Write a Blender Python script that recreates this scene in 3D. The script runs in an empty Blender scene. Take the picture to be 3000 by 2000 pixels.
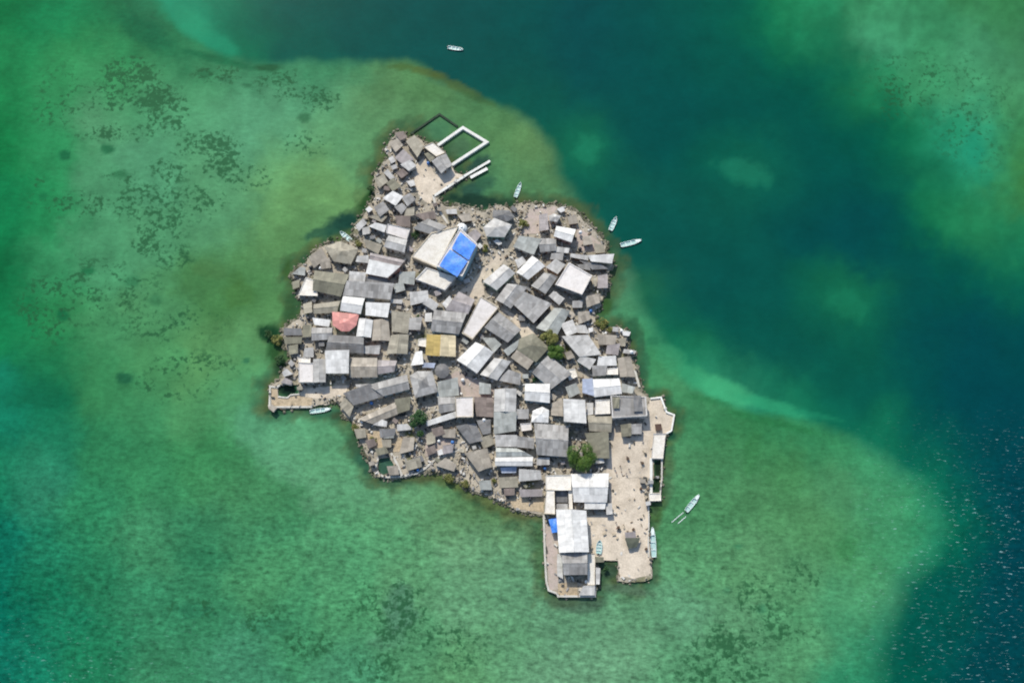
import bpy, bmesh, math, random
import numpy as np
from mathutils import Vector, Matrix
from mathutils.geometry import tessellate_polygon
R = math.radians
rnd = random.Random(11)
SC = bpy.context.scene
COL = SC.collection

# ------------------------------------------------------------------ camera, sky, sun
TILT, DIST, FPX = R(17.0), 420.0, 3230.0
CAM = Vector((0, -DIST*math.sin(TILT), DIST*math.cos(TILT)))
cd = bpy.data.cameras.new('camera'); cam = bpy.data.objects.new('camera', cd); COL.objects.link(cam)
cam.location = CAM; cam.rotation_euler = (TILT, 0, 0)
cd.sensor_width = 36; cd.lens = FPX*36/3000; cd.clip_start = 1; cd.clip_end = 20000
SC.camera = cam
cd.dof.use_dof = True; cd.dof.focus_distance = 20; cd.dof.aperture_fstop = 1.45   # the photograph is soft all over
SC.view_settings.view_transform = 'Standard'; SC.view_settings.look = 'None'
SC.view_settings.exposure = 0.25; SC.view_settings.gamma = 1
SUN_EL, SUN_AZ = R(46), R(-20)          # azimuth clockwise from +Y
w = bpy.data.worlds.new('World'); SC.world = w; w.use_nodes = True
nt = w.node_tree; bg = nt.nodes['Background']
sky = nt.nodes.new('ShaderNodeTexSky'); sky.sky_type = 'NISHITA'; sky.sun_disc = False
sky.sun_elevation = SUN_EL; sky.sun_rotation = SUN_AZ
nt.links.new(sky.outputs[0], bg.inputs[0]); bg.inputs[1].default_value = 0.14
sl = bpy.data.lights.new('sun', 'SUN'); sl.energy = 3.3; sl.angle = R(0.5); sl.color = (1, .935, .835)
so = bpy.data.objects.new('sun', sl); COL.objects.link(so)
sdir = Vector((math.sin(SUN_AZ)*math.cos(SUN_EL), math.cos(SUN_AZ)*math.cos(SUN_EL), math.sin(SUN_EL)))
so.rotation_euler = sdir.to_track_quat('Z', 'Y').to_euler()

# ------------------------------------------------------------------ photo point -> place on a level plane
st, ct = math.sin(TILT), math.cos(TILT)
def G(px, py, z=0.0):
    a, b = (px-1500)/FPX, (1000-py)/FPX
    d = Vector((a, st + b*ct, -ct + b*st))
    k = (z - CAM.z)/d.z
    return Vector((CAM.x + d.x*k, CAM.y + d.y*k, z))
TZ = {'T1': (1050, 300), 'T2': (1000, 550), 'T3': (1400, 550), 'T4': (800, 750), 'T5': (1200, 800), 'T6': (1500, 850),
      'T7': (750, 950), 'T8': (1150, 1050), 'T9': (1550, 1100), 'T10': (1000, 1150), 'T11': (1400, 1250), 'T12': (1550, 1500),
      'A': (820, 600), 'S': (1700, 1330)}
def px_(t, x, y):
    if t == 'P': return (x, y)
    if t == 'E': return (1650 + x/7.84, 700 + y/7.84)
    o = TZ[t]; return (o[0] + x/5.2267, o[1] + y/5.2267)
def inpoly(x, y, P):
    c = False; n = len(P); j = n-1
    for i in range(n):
        xi, yi = P[i]; xj, yj = P[j]
        if (yi > y) != (yj > y) and x < (xj-xi)*(y-yi)/(yj-yi)+xi: c = not c
        j = i
    return c

# ------------------------------------------------------------------ objects
def tag(o, label=None, cat=None, group=None, kind=None):
    if label: o['label'] = label
    if cat: o['category'] = cat
    if group: o['group'] = group
    if kind: o['kind'] = kind
    return o
def empty(name, loc, rz=0.0):
    o = bpy.data.objects.new(name, None); COL.objects.link(o); o.location = loc; o.rotation_euler = (0, 0, rz)
    o.empty_display_size = .2
    return o
class MB:
    def __init__(s): s.v = []; s.f = []; s.uv = []; s.mi = []; s.off = Vector((0, 0, 0))
    def face(s, pts, uv=None, mi=0):
        b = len(s.v); s.v += [tuple(p) for p in pts]; s.f.append(list(range(b, b+len(pts))))
        s.uv.append(uv or [(p[0], p[1]) for p in pts]); s.mi.append(mi)
    def prism(s, poly, z0, z1, mi=0, top=True, bottom=True):
        n = len(poly)
        if area(poly) < 0: poly = poly[::-1]
        if top: s.face([(p[0], p[1], z1) for p in poly], mi=mi)
        if bottom: s.face([(p[0], p[1], z0) for p in poly][::-1], mi=mi)
        acc = 0
        for i in range(n):
            a, b = poly[i], poly[(i+1) % n]; L = math.hypot(b[0]-a[0], b[1]-a[1])
            s.face([(a[0], a[1], z0), (b[0], b[1], z0), (b[0], b[1], z1), (a[0], a[1], z1)],
                   [(acc, z0), (acc+L, z0), (acc+L, z1), (acc, z1)], mi); acc += L
    def box(s, c, sx, sy, sz, rz=0, mi=0):
        ca, sa = math.cos(rz), math.sin(rz)
        P = [(c[0]+x*ca-y*sa, c[1]+x*sa+y*ca) for x, y in ((-sx/2, -sy/2), (sx/2, -sy/2), (sx/2, sy/2), (-sx/2, sy/2))]
        s.prism(P, c[2], c[2]+sz, mi)
    def lathe(s, prof, n=14, c=(0, 0, 0), mi=0):
        for k in range(len(prof)-1):
            (r0, z0), (r1, z1) = prof[k], prof[k+1]
            for i in range(n):
                a, b = 2*math.pi*i/n, 2*math.pi*(i+1)/n
                q = [(c[0]+r0*math.cos(a), c[1]+r0*math.sin(a), c[2]+z0), (c[0]+r0*math.cos(b), c[1]+r0*math.sin(b), c[2]+z0),
                     (c[0]+r1*math.cos(b), c[1]+r1*math.sin(b), c[2]+z1), (c[0]+r1*math.cos(a), c[1]+r1*math.sin(a), c[2]+z1)]
                if r0 < 1e-5: q = [q[0], q[2], q[3]]
                elif r1 < 1e-5: q = q[:3]
                s.face(q, mi=mi)
    def build(s, name, mats, parent=None, org=(0, 0, 0), smooth=False, merge=False):
        me = bpy.data.meshes.new(name)
        me.from_pydata([(v[0]-org[0], v[1]-org[1], v[2]-org[2]) for v in s.v], [], s.f)
        uvl = me.uv_layers.new(name='UVMap'); k = 0
        for u in s.uv:
            for q in u: uvl.data[k].uv = q; k += 1
        if not isinstance(mats, (list, tuple)): mats = [mats]
        for m in mats: me.materials.append(m)
        me.polygons.foreach_set('material_index', s.mi)
        if merge:
            bm = bmesh.new(); bm.from_mesh(me); bmesh.ops.remove_doubles(bm, verts=bm.verts, dist=1e-4); bm.to_mesh(me); bm.free()
        if smooth: me.polygons.foreach_set('use_smooth', [True]*len(me.polygons))
        me.update()
        o = bpy.data.objects.new(name, me); COL.objects.link(o)
        if parent: o.parent = parent
        return o
def area(P): return sum(P[i][0]*P[(i+1) % len(P)][1]-P[(i+1) % len(P)][0]*P[i][1] for i in range(len(P)))/2
def cen(P): return (sum(p[0] for p in P)/len(P), sum(p[1] for p in P)/len(P))
def inset(P, d):
    c = cen(P); out = []
    for p in P:
        v = Vector((c[0]-p[0], c[1]-p[1])); L = v.length
        v = v*(min(d*1.4, L*.4)/max(L, 1e-6)); out.append((p[0]+v.x, p[1]+v.y))
    return out

# ------------------------------------------------------------------ materials
def lin(c): return tuple(((x/255)/12.92 if x/255 <= .04045 else ((x/255+.055)/1.055)**2.4) for x in c)
class NT:
    def __init__(s, name):
        s.m = bpy.data.materials.new(name); s.m.use_nodes = True; s.t = s.m.node_tree; s.b = s.t.nodes['Principled BSDF']
    def n(s, typ, **kw):
        x = s.t.nodes.new(typ)
        for k, v in kw.items(): setattr(x, k, v)
        return x
    def l(s, a, b): s.t.links.new(a, b)
    def val(s, op, a, b=None, clamp=False):
        x = s.n('ShaderNodeMath', operation=op, use_clamp=clamp)
        for i, q in enumerate((a, b)):
            if q is None: continue
            if isinstance(q, (int, float)): x.inputs[i].default_value = q
            else: s.l(q, x.inputs[i])
        return x.outputs[0]
    def mix(s, f, a, b, blend='MIX'):
        x = s.n('ShaderNodeMix', data_type='RGBA', blend_type=blend)
        for i, q in ((0, f), (6, a), (7, b)):
            if isinstance(q, (int, float)): x.inputs[i].default_value = q
            elif isinstance(q, tuple): x.inputs[i].default_value = (*q[:3], 1)
            else: s.l(q, x.inputs[i])
        return x.outputs[2]
    def noise(s, vec, scale, detail=3, rough=.55):
        x = s.n('ShaderNodeTexNoise'); x.inputs['Scale'].default_value = scale
        x.inputs['Detail'].default_value = detail; x.inputs['Roughness'].default_value = rough
        if vec is not None: s.l(vec, x.inputs['Vector'])
        return x.outputs['Fac']
    def ramp(s, v, lo, hi, a=0.0, b=1.0):
        x = s.n('ShaderNodeMapRange'); s.l(v, x.inputs[0])
        for i, q in ((1, lo), (2, hi), (3, a), (4, b)): x.inputs[i].default_value = q
        return x.outputs[0]
    def geo(s): return s.n('ShaderNodeNewGeometry').outputs['Position']
    def scale(s, c, v):   # colour * value
        x = s.n('ShaderNodeVectorMath', operation='SCALE'); 
        if isinstance(c, tuple): x.inputs[0].default_value = c
        else: s.l(c, x.inputs[0])
        if isinstance(v, (int, float)): x.inputs[3].default_value = v
        else: s.l(v, x.inputs[3])
        return x.outputs[0]
def roof_mat(name, c, rust=.25, rustc=(.17, .10, .06), patch=.22, rough=.55, metal=0.0):
    q = NT(name)
    uv = q.n('ShaderNodeUVMap').outputs[0]; oi = q.n('ShaderNodeObjectInfo').outputs['Random']
    sp = q.n('ShaderNodeSeparateXYZ'); q.l(uv, sp.inputs[0])
    fu = q.val('FLOOR', q.val('DIVIDE', sp.outputs[0], .95)); fv = q.val('FLOOR', q.val('DIVIDE', sp.outputs[1], 2.7))
    cb = q.n('ShaderNodeCombineXYZ'); q.l(fu, cb.inputs[0]); q.l(fv, cb.inputs[1]); q.l(q.val('MULTIPLY', oi, 91), cb.inputs[2])
    wn = q.n('ShaderNodeTexWhiteNoise', noise_dimensions='3D'); q.l(cb.outputs[0], wn.inputs[0])
    br = q.val('ADD', 1-patch*.6, q.val('MULTIPLY', wn.outputs['Value'], patch))
    pos = q.geo()
    c4 = q.n('ShaderNodeCombineXYZ'); q.l(q.val('FLOOR', q.val('DIVIDE', sp.outputs[0], 1.9)), c4.inputs[0]); q.l(fv, c4.inputs[1]); q.l(q.val('MULTIPLY', oi, 37), c4.inputs[2])
    w2 = q.n('ShaderNodeTexWhiteNoise', noise_dimensions='3D'); q.l(c4.outputs[0], w2.inputs[0])
    odd = q.val('SUBTRACT', q.val('GREATER_THAN', w2.outputs['Value'], .88), q.val('LESS_THAN', w2.outputs['Value'], .16))
    br = q.val('MULTIPLY', br, q.val('ADD', 1, q.val('MULTIPLY', odd, patch*.9)))
    br = q.val('MULTIPLY', br, q.ramp(q.noise(pos, .5, 4), .3, .7, .80, 1.14))
    br = q.val('MULTIPLY', br, q.ramp(oi, 0, 1, .88, 1.07))
    mp = q.n('ShaderNodeMapping'); q.l(uv, mp.inputs[0]); mp.inputs['Scale'].default_value = (1.6, .22, 1)
    ad = q.n('ShaderNodeVectorMath', operation='ADD'); q.l(mp.outputs[0], ad.inputs[0])
    c2 = q.n('ShaderNodeCombineXYZ'); q.l(q.val('MULTIPLY', oi, 57), c2.inputs[0]); q.l(c2.outputs[0], ad.inputs[1])
    streak = q.ramp(q.noise(ad.outputs[0], 1.0, 4, .65), .52, .74, 0, rust)
    spots = q.ramp(q.noise(pos, 1.7, 5, .7), .60, .70, 0, rust*1.2)
    base = q.scale(c, br)
    base = q.mix(q.val('MAXIMUM', streak, spots), base, rustc)
    seam = q.val('LESS_THAN', q.val('FRACT', q.val('DIVIDE', sp.outputs[1], 2.7)), .045)
    base = q.mix(q.val('MULTIPLY', seam, .35), base, tuple(x*.45 for x in c))
    q.l(base, q.b.inputs['Base Color']); q.b.inputs['Roughness'].default_value = rough; q.b.inputs['Metallic'].default_value = metal
    q.b.inputs['Specular IOR Level'].default_value = .3
    wv = q.n('ShaderNodeTexWave', wave_type='BANDS', bands_direction='X'); q.l(uv, wv.inputs[0]); wv.inputs['Scale'].default_value = 1.25
    bp = q.n('ShaderNodeBump'); bp.inputs['Strength'].default_value = .25; bp.inputs['Distance'].default_value = .03
    q.l(wv.outputs[1], bp.inputs['Height']); q.l(bp.outputs[0], q.b.inputs['Normal'])
    return q.m
def slab_mat(name, c, c2, amp=.22, sc=.45, rough=.85):
    q = NT(name); pos = q.geo(); oi = q.n('ShaderNodeObjectInfo').outputs['Random']
    b = q.mix(q.ramp(q.noise(pos, sc, 5, .65), .42, .68), c, c2)
    br = q.val('MULTIPLY', q.ramp(q.noise(pos, 2.4, 4, .7), .3, .7, 1-amp, 1+amp*.5), q.ramp(oi, 0, 1, .93, 1.05))
    q.l(q.scale(b, br), q.b.inputs['Base Color']); q.b.inputs['Roughness'].default_value = rough
    q.b.inputs['Specular IOR Level'].default_value = .2
    return q.m
def plain(name, c, rough=.6, amp=.12, sc=3.0, metal=0):
    q = NT(name); br = q.ramp(q.noise(q.geo(), sc, 3), .3, .7, 1-amp, 1+amp)
    q.l(q.scale(c, br), q.b.inputs['Base Color']); q.b.inputs['Roughness'].default_value = rough; q.b.inputs['Metallic'].default_value = metal
    return q.m
RM = {   # colour code -> (material, words)
 'W': (roof_mat('roof_white_sheet', (.70, .69, .645), .16, patch=.13), 'white'),
 'C': (slab_mat('roof_cream_concrete', (.82, .78, .69), (.68, .63, .53)), 'cream'),
 'P': (slab_mat('roof_pale_concrete', (.74, .70, .65), (.61, .57, .52), .14), 'pinkish white'),
 'L': (roof_mat('roof_light_grey_sheet', (.50, .49, .455), .2), 'light grey'),
 'M': (roof_mat('roof_pale_green_grey_sheet', (.37, .385, .35), .25), 'pale greenish grey'),
 'G': (roof_mat('roof_grey_sheet', (.34, .332, .31), .28, patch=.28), 'grey'),
 'D': (roof_mat('roof_dark_grey_sheet', (.19, .19, .185), .3), 'dark grey'),
 'T': (roof_mat('roof_tan_thatch', (.34, .31, .235), .35, (.14, .11, .07)), 'tan'),
 'B': (roof_mat('roof_beige_sheet', (.37, .33, .265), .35, (.2, .13, .08)), 'beige'),
 'O': (roof_mat('roof_olive_sheet', (.215, .205, .145), .35, (.1, .09, .05)), 'olive'),
 'N': (roof_mat('roof_brown_sheet', (.21, .17, .145), .45, (.10, .07, .05)), 'brown'),
 'Q': (roof_mat('roof_mauve_sheet', (.36, .325, .31), .25), 'mauve grey'),
 'R': (roof_mat('roof_pink_tile', (.62, .27, .23), .1, (.5, .4, .35)), 'pink'),
 'Y': (roof_mat('roof_ochre_sheet', (.50, .37, .12), .15), 'ochre yellow'),
 'H': (roof_mat('roof_straw_sheet', (.68, .58, .37), .10), 'straw'),
 'U': (roof_mat('roof_blue_grey_sheet', (.40, .45, .55), .12), 'pale blue'),
}
WALLS = [slab_mat('wall_'+n, c, tuple(x*.72 for x in c)) for n, c in
         (('white_plaster', (.6, .58, .54)), ('cream_plaster', (.55, .48, .36)), ('grey_block', (.33, .32, .30)),
          ('blue_plaster', (.28, .42, .5)), ('pink_plaster', (.55, .36, .3)), ('brown_board', (.2, .15, .11)), ('green_plaster', (.3, .42, .33)))]
M_door = plain('door_wood', (.16, .09, .05)); M_glass = plain('window_dark_glass', (.03, .04, .05), .15)
M_conc = slab_mat('quay_concrete', (.62, .60, .53), (.50, .47, .39)); M_concdark = slab_mat('weedy_concrete', (.04, .065, .04), (.02, .04, .025))
M_conwhite = slab_mat('whitewashed_concrete', (.80, .80, .74), (.68, .66, .58), .12)
M_pave = slab_mat('pale_paving', (.69, .60, .47), (.50, .43, .33), .26, .2)
M_sandor = slab_mat('orange_sand', (.52, .42, .28), (.36, .29, .19), .4, .5)
M_sandpink = slab_mat('pink_paving', (.48, .40, .35), (.40, .35, .28), .25, .6)
M_tank = plain('black_plastic', (.03, .03, .035), .4); M_tankw = plain('white_plastic', (.75, .76, .74), .4); M_tankb = plain('blue_plastic', (.06, .2, .5), .4)
M_boat = plain('boat_white_paint', (.72, .80, .76), .35, .05); M_boatin = plain('boat_inside_paint', (.38, .55, .52), .5, .1); M_motor = plain('motor_black', (.03, .03, .03), .35)
M_wood = plain('weathered_wood', (.20, .14, .09), .8, .3)
q = NT('blue_tarpaulin'); pos = q.geo()
q.l(q.scale((.06, .25, .80), q.ramp(q.noise(pos, .9, 5, .7), .3, .7, .62, 1.3)), q.b.inputs['Base Color']); q.b.inputs['Roughness'].default_value = .45
bp = q.n('ShaderNodeBump'); bp.inputs['Strength'].default_value = .5; bp.inputs['Distance'].default_value = .2; q.l(q.noise(pos, 1.3, 3), bp.inputs['Height']); q.l(bp.outputs[0], q.b.inputs['Normal'])
M_tarp = q.m
# ground
q = NT('island_ground'); pos = q.geo()
a = q.mix(q.ramp(q.noise(pos, .16, 4, .6), .38, .62), (.46, .41, .32), (.29, .26, .20))
a = q.mix(q.ramp(q.noise(pos, .9, 5, .75), .52, .66), a, (.13, .12, .085))
a = q.mix(q.ramp(q.noise(pos, 1.6, 4, .7), .60, .68), a, (.52, .49, .42))
a = q.mix(q.ramp(q.noise(pos, .07, 3), .60, .70), a, (.11, .12, .04))
q.l(a, q.b.inputs['Base Color']); q.b.inputs['Roughness'].default_value = .95
bp = q.n('ShaderNodeBump'); bp.inputs['Strength'].default_value = .6; bp.inputs['Distance'].default_value = .25; q.l(q.noise(pos, 1.5, 5), bp.inputs['Height']); q.l(bp.outputs[0], q.b.inputs['Normal'])
M_ground = q.m
q = NT('shore_stone'); pos = q.geo()
q.l(q.mix(q.ramp(q.noise(pos, .35, 4), .4, .6), (.085, .085, .05), (.24, .22, .16)), q.b.inputs['Base Color']); q.b.inputs['Roughness'].default_value = .9
M_rock = q.m

# ------------------------------------------------------------------ island ground
GZ = .62
ISL = [(1195,405),(1160,388),(1140,415),(1126,440),(1140,462),(1120,476),(1100,507),(1096,540),(1100,572),(1075,608),(1060,640),(1040,660),(1036,690),(1052,712),
 (1020,712),(986,708),(958,715),(935,725),(912,745),(896,772),(870,790),(854,805),(862,818),(872,840),(868,866),(890,880),(884,905),(876,935),(850,950),(836,961),(828,990),
 (842,1026),(863,1057),(828,1084),(819,1118),(790,1128),(788,1195),(845,1196),(911,1191),(955,1187),(975,1168),(997,1190),(1008,1218),(1027,1226),(1036,1248),(1062,1265),(1055,1295),
 (1076,1334),(1100,1392),(1130,1399),(1172,1395),(1220,1385),(1249,1376),(1277,1380),(1330,1400),(1400,1441),(1448,1458),(1482,1476),(1507,1491),(1553,1500),
 (1593,1504),(1594,1540),(1600,1653),(1607,1728),(1632,1736),(1636,1745),(1743,1745),(1744,1711),(1757,1708),(1758,1663),(1745,1650),(1746,1640),(1810,1642),
 (1812,1701),(1837,1706),(1880,1703),(1910,1693),(1906,1596),(1902,1557),(1900,1472),(1937,1468),(1942,1345),(1952,1268),(1965,1261),(1975,1215),(1952,1207),
 (1938,1163),(1906,1167),(1885,1154),(1872,1133),(1866,1089),(1850,1045),(1858,1032),(1838,1016),(1840,976),(1815,957),(1777,967),(1745,946),(1741,913),(1762,894),
 (1764,865),(1779,840),(1779,802),(1795,770),(1772,742),(1777,719),(1755,690),(1732,666),(1692,627),(1654,608),(1601,603),(1543,596),(1512,600),(1500,620),(1478,605),(1453,600),(1421,622),
 (1363,608),(1300,602),(1277,575),(1366,514),(1333,506),(1322,486),(1300,455),(1284,434),(1251,422),(1220,402)]
def T(t, L): return [px_(t, x, y) for x, y in L]
HOLES = [T('T7', [(330,960),(400,925),(650,925),(660,1060),(520,1075),(480,1110),(340,1100)]),
         T('T10', [(560,1010),(730,985),(845,1160),(650,1265),(560,1205)]),
         T('S', [(1130,85),(1242,85),(1242,345),(1128,345)]), T('S', [(1115,372),(1235,372),(1215,585),(1092,585)])]
def jag(P, amp, seed):
    r = random.Random(seed); out = []
    for i in range(len(P)):
        a, b = P[i], P[(i+1) % len(P)]; L = math.hypot(b[0]-a[0], b[1]-a[1]); n = max(1, int(L/9))
        for k in range(n):
            t = k/n; j = amp if k else 0
            if a[1] > 1640 and a[0] > 1800: j *= .6
            elif a[1] > 1500 and a[0] > 1590 or a[0] > 1890: j *= .15
            out.append((a[0]+(b[0]-a[0])*t+r.uniform(-j, j), a[1]+(b[1]-a[1])*t+r.uniform(-j, j)))
    return out
ISLJ = jag(ISL, 4.0, 3)
def sheet(name, rings, z, mat, z0=None, label=None, cat=None, kind='structure', group=None):
    m = MB(); R3 = [[G(x, y, z) for x, y in r] for r in rings]
    flat = [p for r in R3 for p in r]
    for t in tessellate_polygon(R3):
        p = [flat[i] for i in t]
        if (p[1]-p[0]).cross(p[2]-p[0]).z < 0: p = p[::-1]
        m.face(p)
    if z0 is not None:
        for r in R3:
            for i in range(len(r)):
                a, b = r[i], r[(i+1) % len(r)]
                m.face([a, b, Vector((b.x, b.y, z0)), Vector((a.x, a.y, z0))])
    o = m.build(name, mat); return tag(o, label, cat, group, kind)
sheet('ground', [ISLJ]+HOLES, GZ, M_ground, -.4)
# paved places: thin sheets over the ground
PAVE = [
 ('T1', [(990,860),(1060,890),(1120,960),(1140,1060),(1180,1110),(1440,1010),(1480,1090),(1600,1110),(1150,1430),(1100,1560),(1000,1500),(900,1380),(860,1200),(880,1080),(880,930)], M_pave),
 ('T7', [(680,980),(1400,930),(1400,1060),(1150,1130),(880,1130),(680,1090)], M_pave),
 ('T7', [(230,950),(320,960),(330,1105),(480,1120),(660,1090),(870,1130),(850,1240),(240,1250)], M_sandor),
 ('T9', [(1250,960),(1300,800),(1400,790),(1480,930),(1720,930),(1750,700),(1850,380),(2010,345),(2100,560),(2210,610),(2160,840),(2090,880),(2050,1280),(1900,1280),(1890,1560),(1250,1568),(1180,1480),(1230,1250)], M_pave),
 ('T12', [(880,60),(1250,40),(1200,-520),(1700,-520),(1820,0),(1830,280),(1850,600),(1865,960),(1700,990),(1600,1020),(1480,985),(1390,1010),(1370,740),(1030,720),(900,420)], M_pave),
 ('T12', [(440,1090),(740,1060),(740,1270),(450,1270)], M_sandor),
 ('T12', [(240,160),(420,330),(440,640),(440,1180),(310,1190)], M_sandpink),
 ('T5', [(700,350),(1050,20),(1330,-300),(1480,-260),(1300,30),(1130,160),(1150,330),(1100,370),(960,400),(820,290)], M_pave),
 ('T5', [(1350,540),(1480,560),(1700,700),(1900,860),(1920,960),(1700,990),(1660,830),(1500,620)], M_pave),
 ('T8', [(700,370),(980,190),(1330,350),(1560,480),(1530,590),(1010,590),(700,560)], M_sandpink),
 ('T11', [(430,1110),(700,1080),(1010,1080),(1010,1300),(800,1290),(560,1240)], M_sandor),
 ('T3', [(780,330),(1200,290),(1180,560),(920,700),(640,730),(720,480)], M_sandpink),
 ('T3', [(1520,620),(1700,700),(1930,880),(1940,1010),(1560,960),(1500,800)], M_sandpink),
 ('T10', [(340,640),(640,560),(900,700),(1130,690),(1100,880),(700,920),(430,850)], M_sandor),
 ('T10', [(1290,620),(1760,540),(1740,780),(1460,960),(1280,980)], M_sandpink),
]
PAVEP = []
for i, (t, L, m) in enumerate(PAVE):
    P = T(t, L); PAVEP.append(P); sheet('pavement', [jag(P, 1.2, i)], GZ+.02+.006*i, m)

# ------------------------------------------------------------------ water: one sheet out to the horizon
def ax(lo, hi, step, far):
    a = list(np.arange(lo, hi+step*.5, step)); s = step; p = hi; q_ = lo; A, B = [], []
    while p < far: s *= 1.35; p += s; A.append(p)
    s = step
    while q_ > -far: s *= 1.35; q_ -= s; B.append(q_)
    return np.array(B[::-1]+a+A)
XS, YS = ax(-232, 232, 1.0, 6000), ax(-160, 175, 1.0, 6000)
gx, gy = np.meshgrid(XS, YS); X = gx.ravel(); Y = gy.ravel()
Xc, Yc = np.clip(X, -232, 232), np.clip(Y, -160, 175)
dz = (Yc-CAM.y)*st + CAM.z*ct; dy = (Yc-CAM.y)*ct - CAM.z*st
PX = 1500 + FPX*Xc/dz; PY = 1000 - FPX*dy/dz
def vnoise(x, y, seed):
    r = np.random.RandomState(seed); tab = r.rand(256, 256)
    xi, yi = np.floor(x).astype(int), np.floor(y).astype(int); fx, fy = x-xi, y-yi
    fx, fy = fx*fx*(3-2*fx), fy*fy*(3-2*fy)
    g = lambda i, j: tab[i % 256, j % 256]
    return (g(xi, yi)*(1-fx)+g(xi+1, yi)*fx)*(1-fy)+(g(xi, yi+1)*(1-fx)+g(xi+1, yi+1)*fx)*fy
def fbm(x, y, s, seed, o=4):
    v = 0; a = 1; t = 0
    for k in range(o): v = v+a*vnoise(x/s*2**k+17*k, y/s*2**k+31*k, seed+k); t += a; a *= .55
    return v/t
wx = PX + (fbm(PX, PY, 90, 1)-.5)*90 + (fbm(PX, PY, 22, 41)-.5)*36; wy = PY + (fbm(PX, PY, 90, 9)-.5)*90 + (fbm(PX, PY, 22, 47)-.5)*36
REEF_PTS = """30 30 5 110 60;150 60 15 125 75;250 40 25 130 78;330 60 10 100 60;420 60 5 90 60;480 30 10 110 75;60 150 30 130 75;200 150 45 140 80;350 140 45 140 80;450 130 15 105 60;560 150 10 110 70
40 250 25 125 70;150 230 50 140 85;300 220 65 150 95;400 220 50 130 75;600 190 20 105 65;700 205 20 105 65;780 200 25 95 65;850 205 25 115 75;950 200 35 115 75;1050 195 50 115 75;1180 205 65 112 60
1250 225 90 130 75;1320 265 90 125 75;1400 310 70 115 70;1460 340 70 115 70;30 400 15 120 65;30 600 15 120 70;30 800 10 105 60;40 950 20 125 75;150 400 45 140 85;150 600 35 135 80;150 800 55 140 90;150 950 40 130 75
300 350 85 150 105;300 550 80 150 105;300 750 75 145 100;300 950 70 140 90;450 280 80 150 105;450 500 85 150 110;450 700 85 150 105;450 900 80 140 90;600 250 80 150 100;620 330 90 160 115;700 280 95 160 120;700 400 95 160 120
620 500 90 150 105;620 650 90 150 105;700 600 95 150 105;620 800 70 115 60;700 780 85 130 75;850 250 95 155 115;850 350 95 160 120;850 450 100 155 105;850 550 115 160 95;930 480 110 150 90;940 560 120 160 95
900 640 100 140 85;800 700 100 140 80;700 860 65 110 50;780 900 90 135 75;830 800 85 125 75;1000 250 90 150 110;1000 350 95 155 110;1000 420 105 155 105;1080 300 105 145 95;1150 250 105 140 90;1150 330 95 135 90
1200 300 95 135 85;1100 400 95 140 90;1350 330 95 130 85;1450 400 100 135 80;1500 420 105 135 80;1550 480 100 130 80;1480 500 80 120 75;1580 560 85 120 75;1450 560 90 140 95;1400 520 60 100 70
1640 590 75 120 85;1720 640 55 105 75;1810 800 90 130 95;1830 900 80 140 100;1900 970 60 140 95;1960 1060 60 140 90;2000 1110 75 145 95;2060 1160 60 130 80;2000 1180 75 130 90;2060 1200 45 115 70;2200 1250 45 115 65
2350 1280 40 120 75;2450 1310 50 135 85;2560 1370 60 150 100;2700 1500 45 145 95;2740 1560 40 140 95;2030 1350 75 130 85;2150 1350 70 130 80;2300 1380 65 125 70;2450 1430 75 140 90;2600 1500 65 145 95;2050 1500 75 135 85
2200 1450 75 130 80;2350 1550 80 140 85;2500 1600 70 135 80;2600 1600 60 150 100;2050 1650 90 150 100;2200 1650 90 145 95;2350 1700 85 145 95;2500 1750 75 150 100;2000 1800 100 155 115;2150 1850 95 150 105;2350 1850 85 150 100
2500 1850 60 145 100;2550 1950 30 130 90;1950 1960 90 150 105;2150 1970 80 140 95;1500 1550 110 155 110;1400 1600 110 160 115;1500 1700 100 150 110;1700 1800 105 155 115;1850 1780 95 145 105;1650 1950 110 160 120
1850 1900 110 160 120;1500 1900 100 155 110;1350 1750 105 160 115;1350 1950 90 145 95;1200 1700 95 155 105;1200 1900 80 140 95;1300 1480 100 150 100;1350 1430 90 115 60;1450 1490 80 110 60;1180 1450 100 150 105
1050 1400 95 155 110;1000 1300 95 155 110;1100 1550 85 150 100;1000 1650 80 150 100;1000 1800 75 145 95;1050 1950 70 140 100;850 1250 100 165 120;750 1200 90 155 115;700 1100 85 150 95;750 1000 100 145 90;600 1050 95 145 85
600 1200 80 145 90;600 1350 55 130 75;700 1430 65 130 80;700 1550 60 130 85;600 1600 40 115 75;750 1700 70 140 90;600 1780 45 120 80;850 1850 60 135 90;700 1930 60 130 95;450 1050 75 140 85;400 1200 60 135 85
450 1400 50 130 80;450 1600 60 135 90;450 1800 45 125 85;500 1950 50 125 85;300 1100 55 130 80;300 1300 45 125 80;250 1500 45 130 85;300 1700 35 120 80;300 1900 30 120 80;150 1050 30 120 75;120 1150 15 105 70
150 1300 30 120 85;100 1400 50 135 100;150 1600 30 120 85;100 1750 20 110 75;150 1850 25 120 85;20 1200 20 125 95;20 1400 15 115 80;20 1600 10 110 85;20 1800 0 100 80;10 1950 0 100 85;60 1950 25 125 90;1650 1850 100 150 112"""
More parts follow.
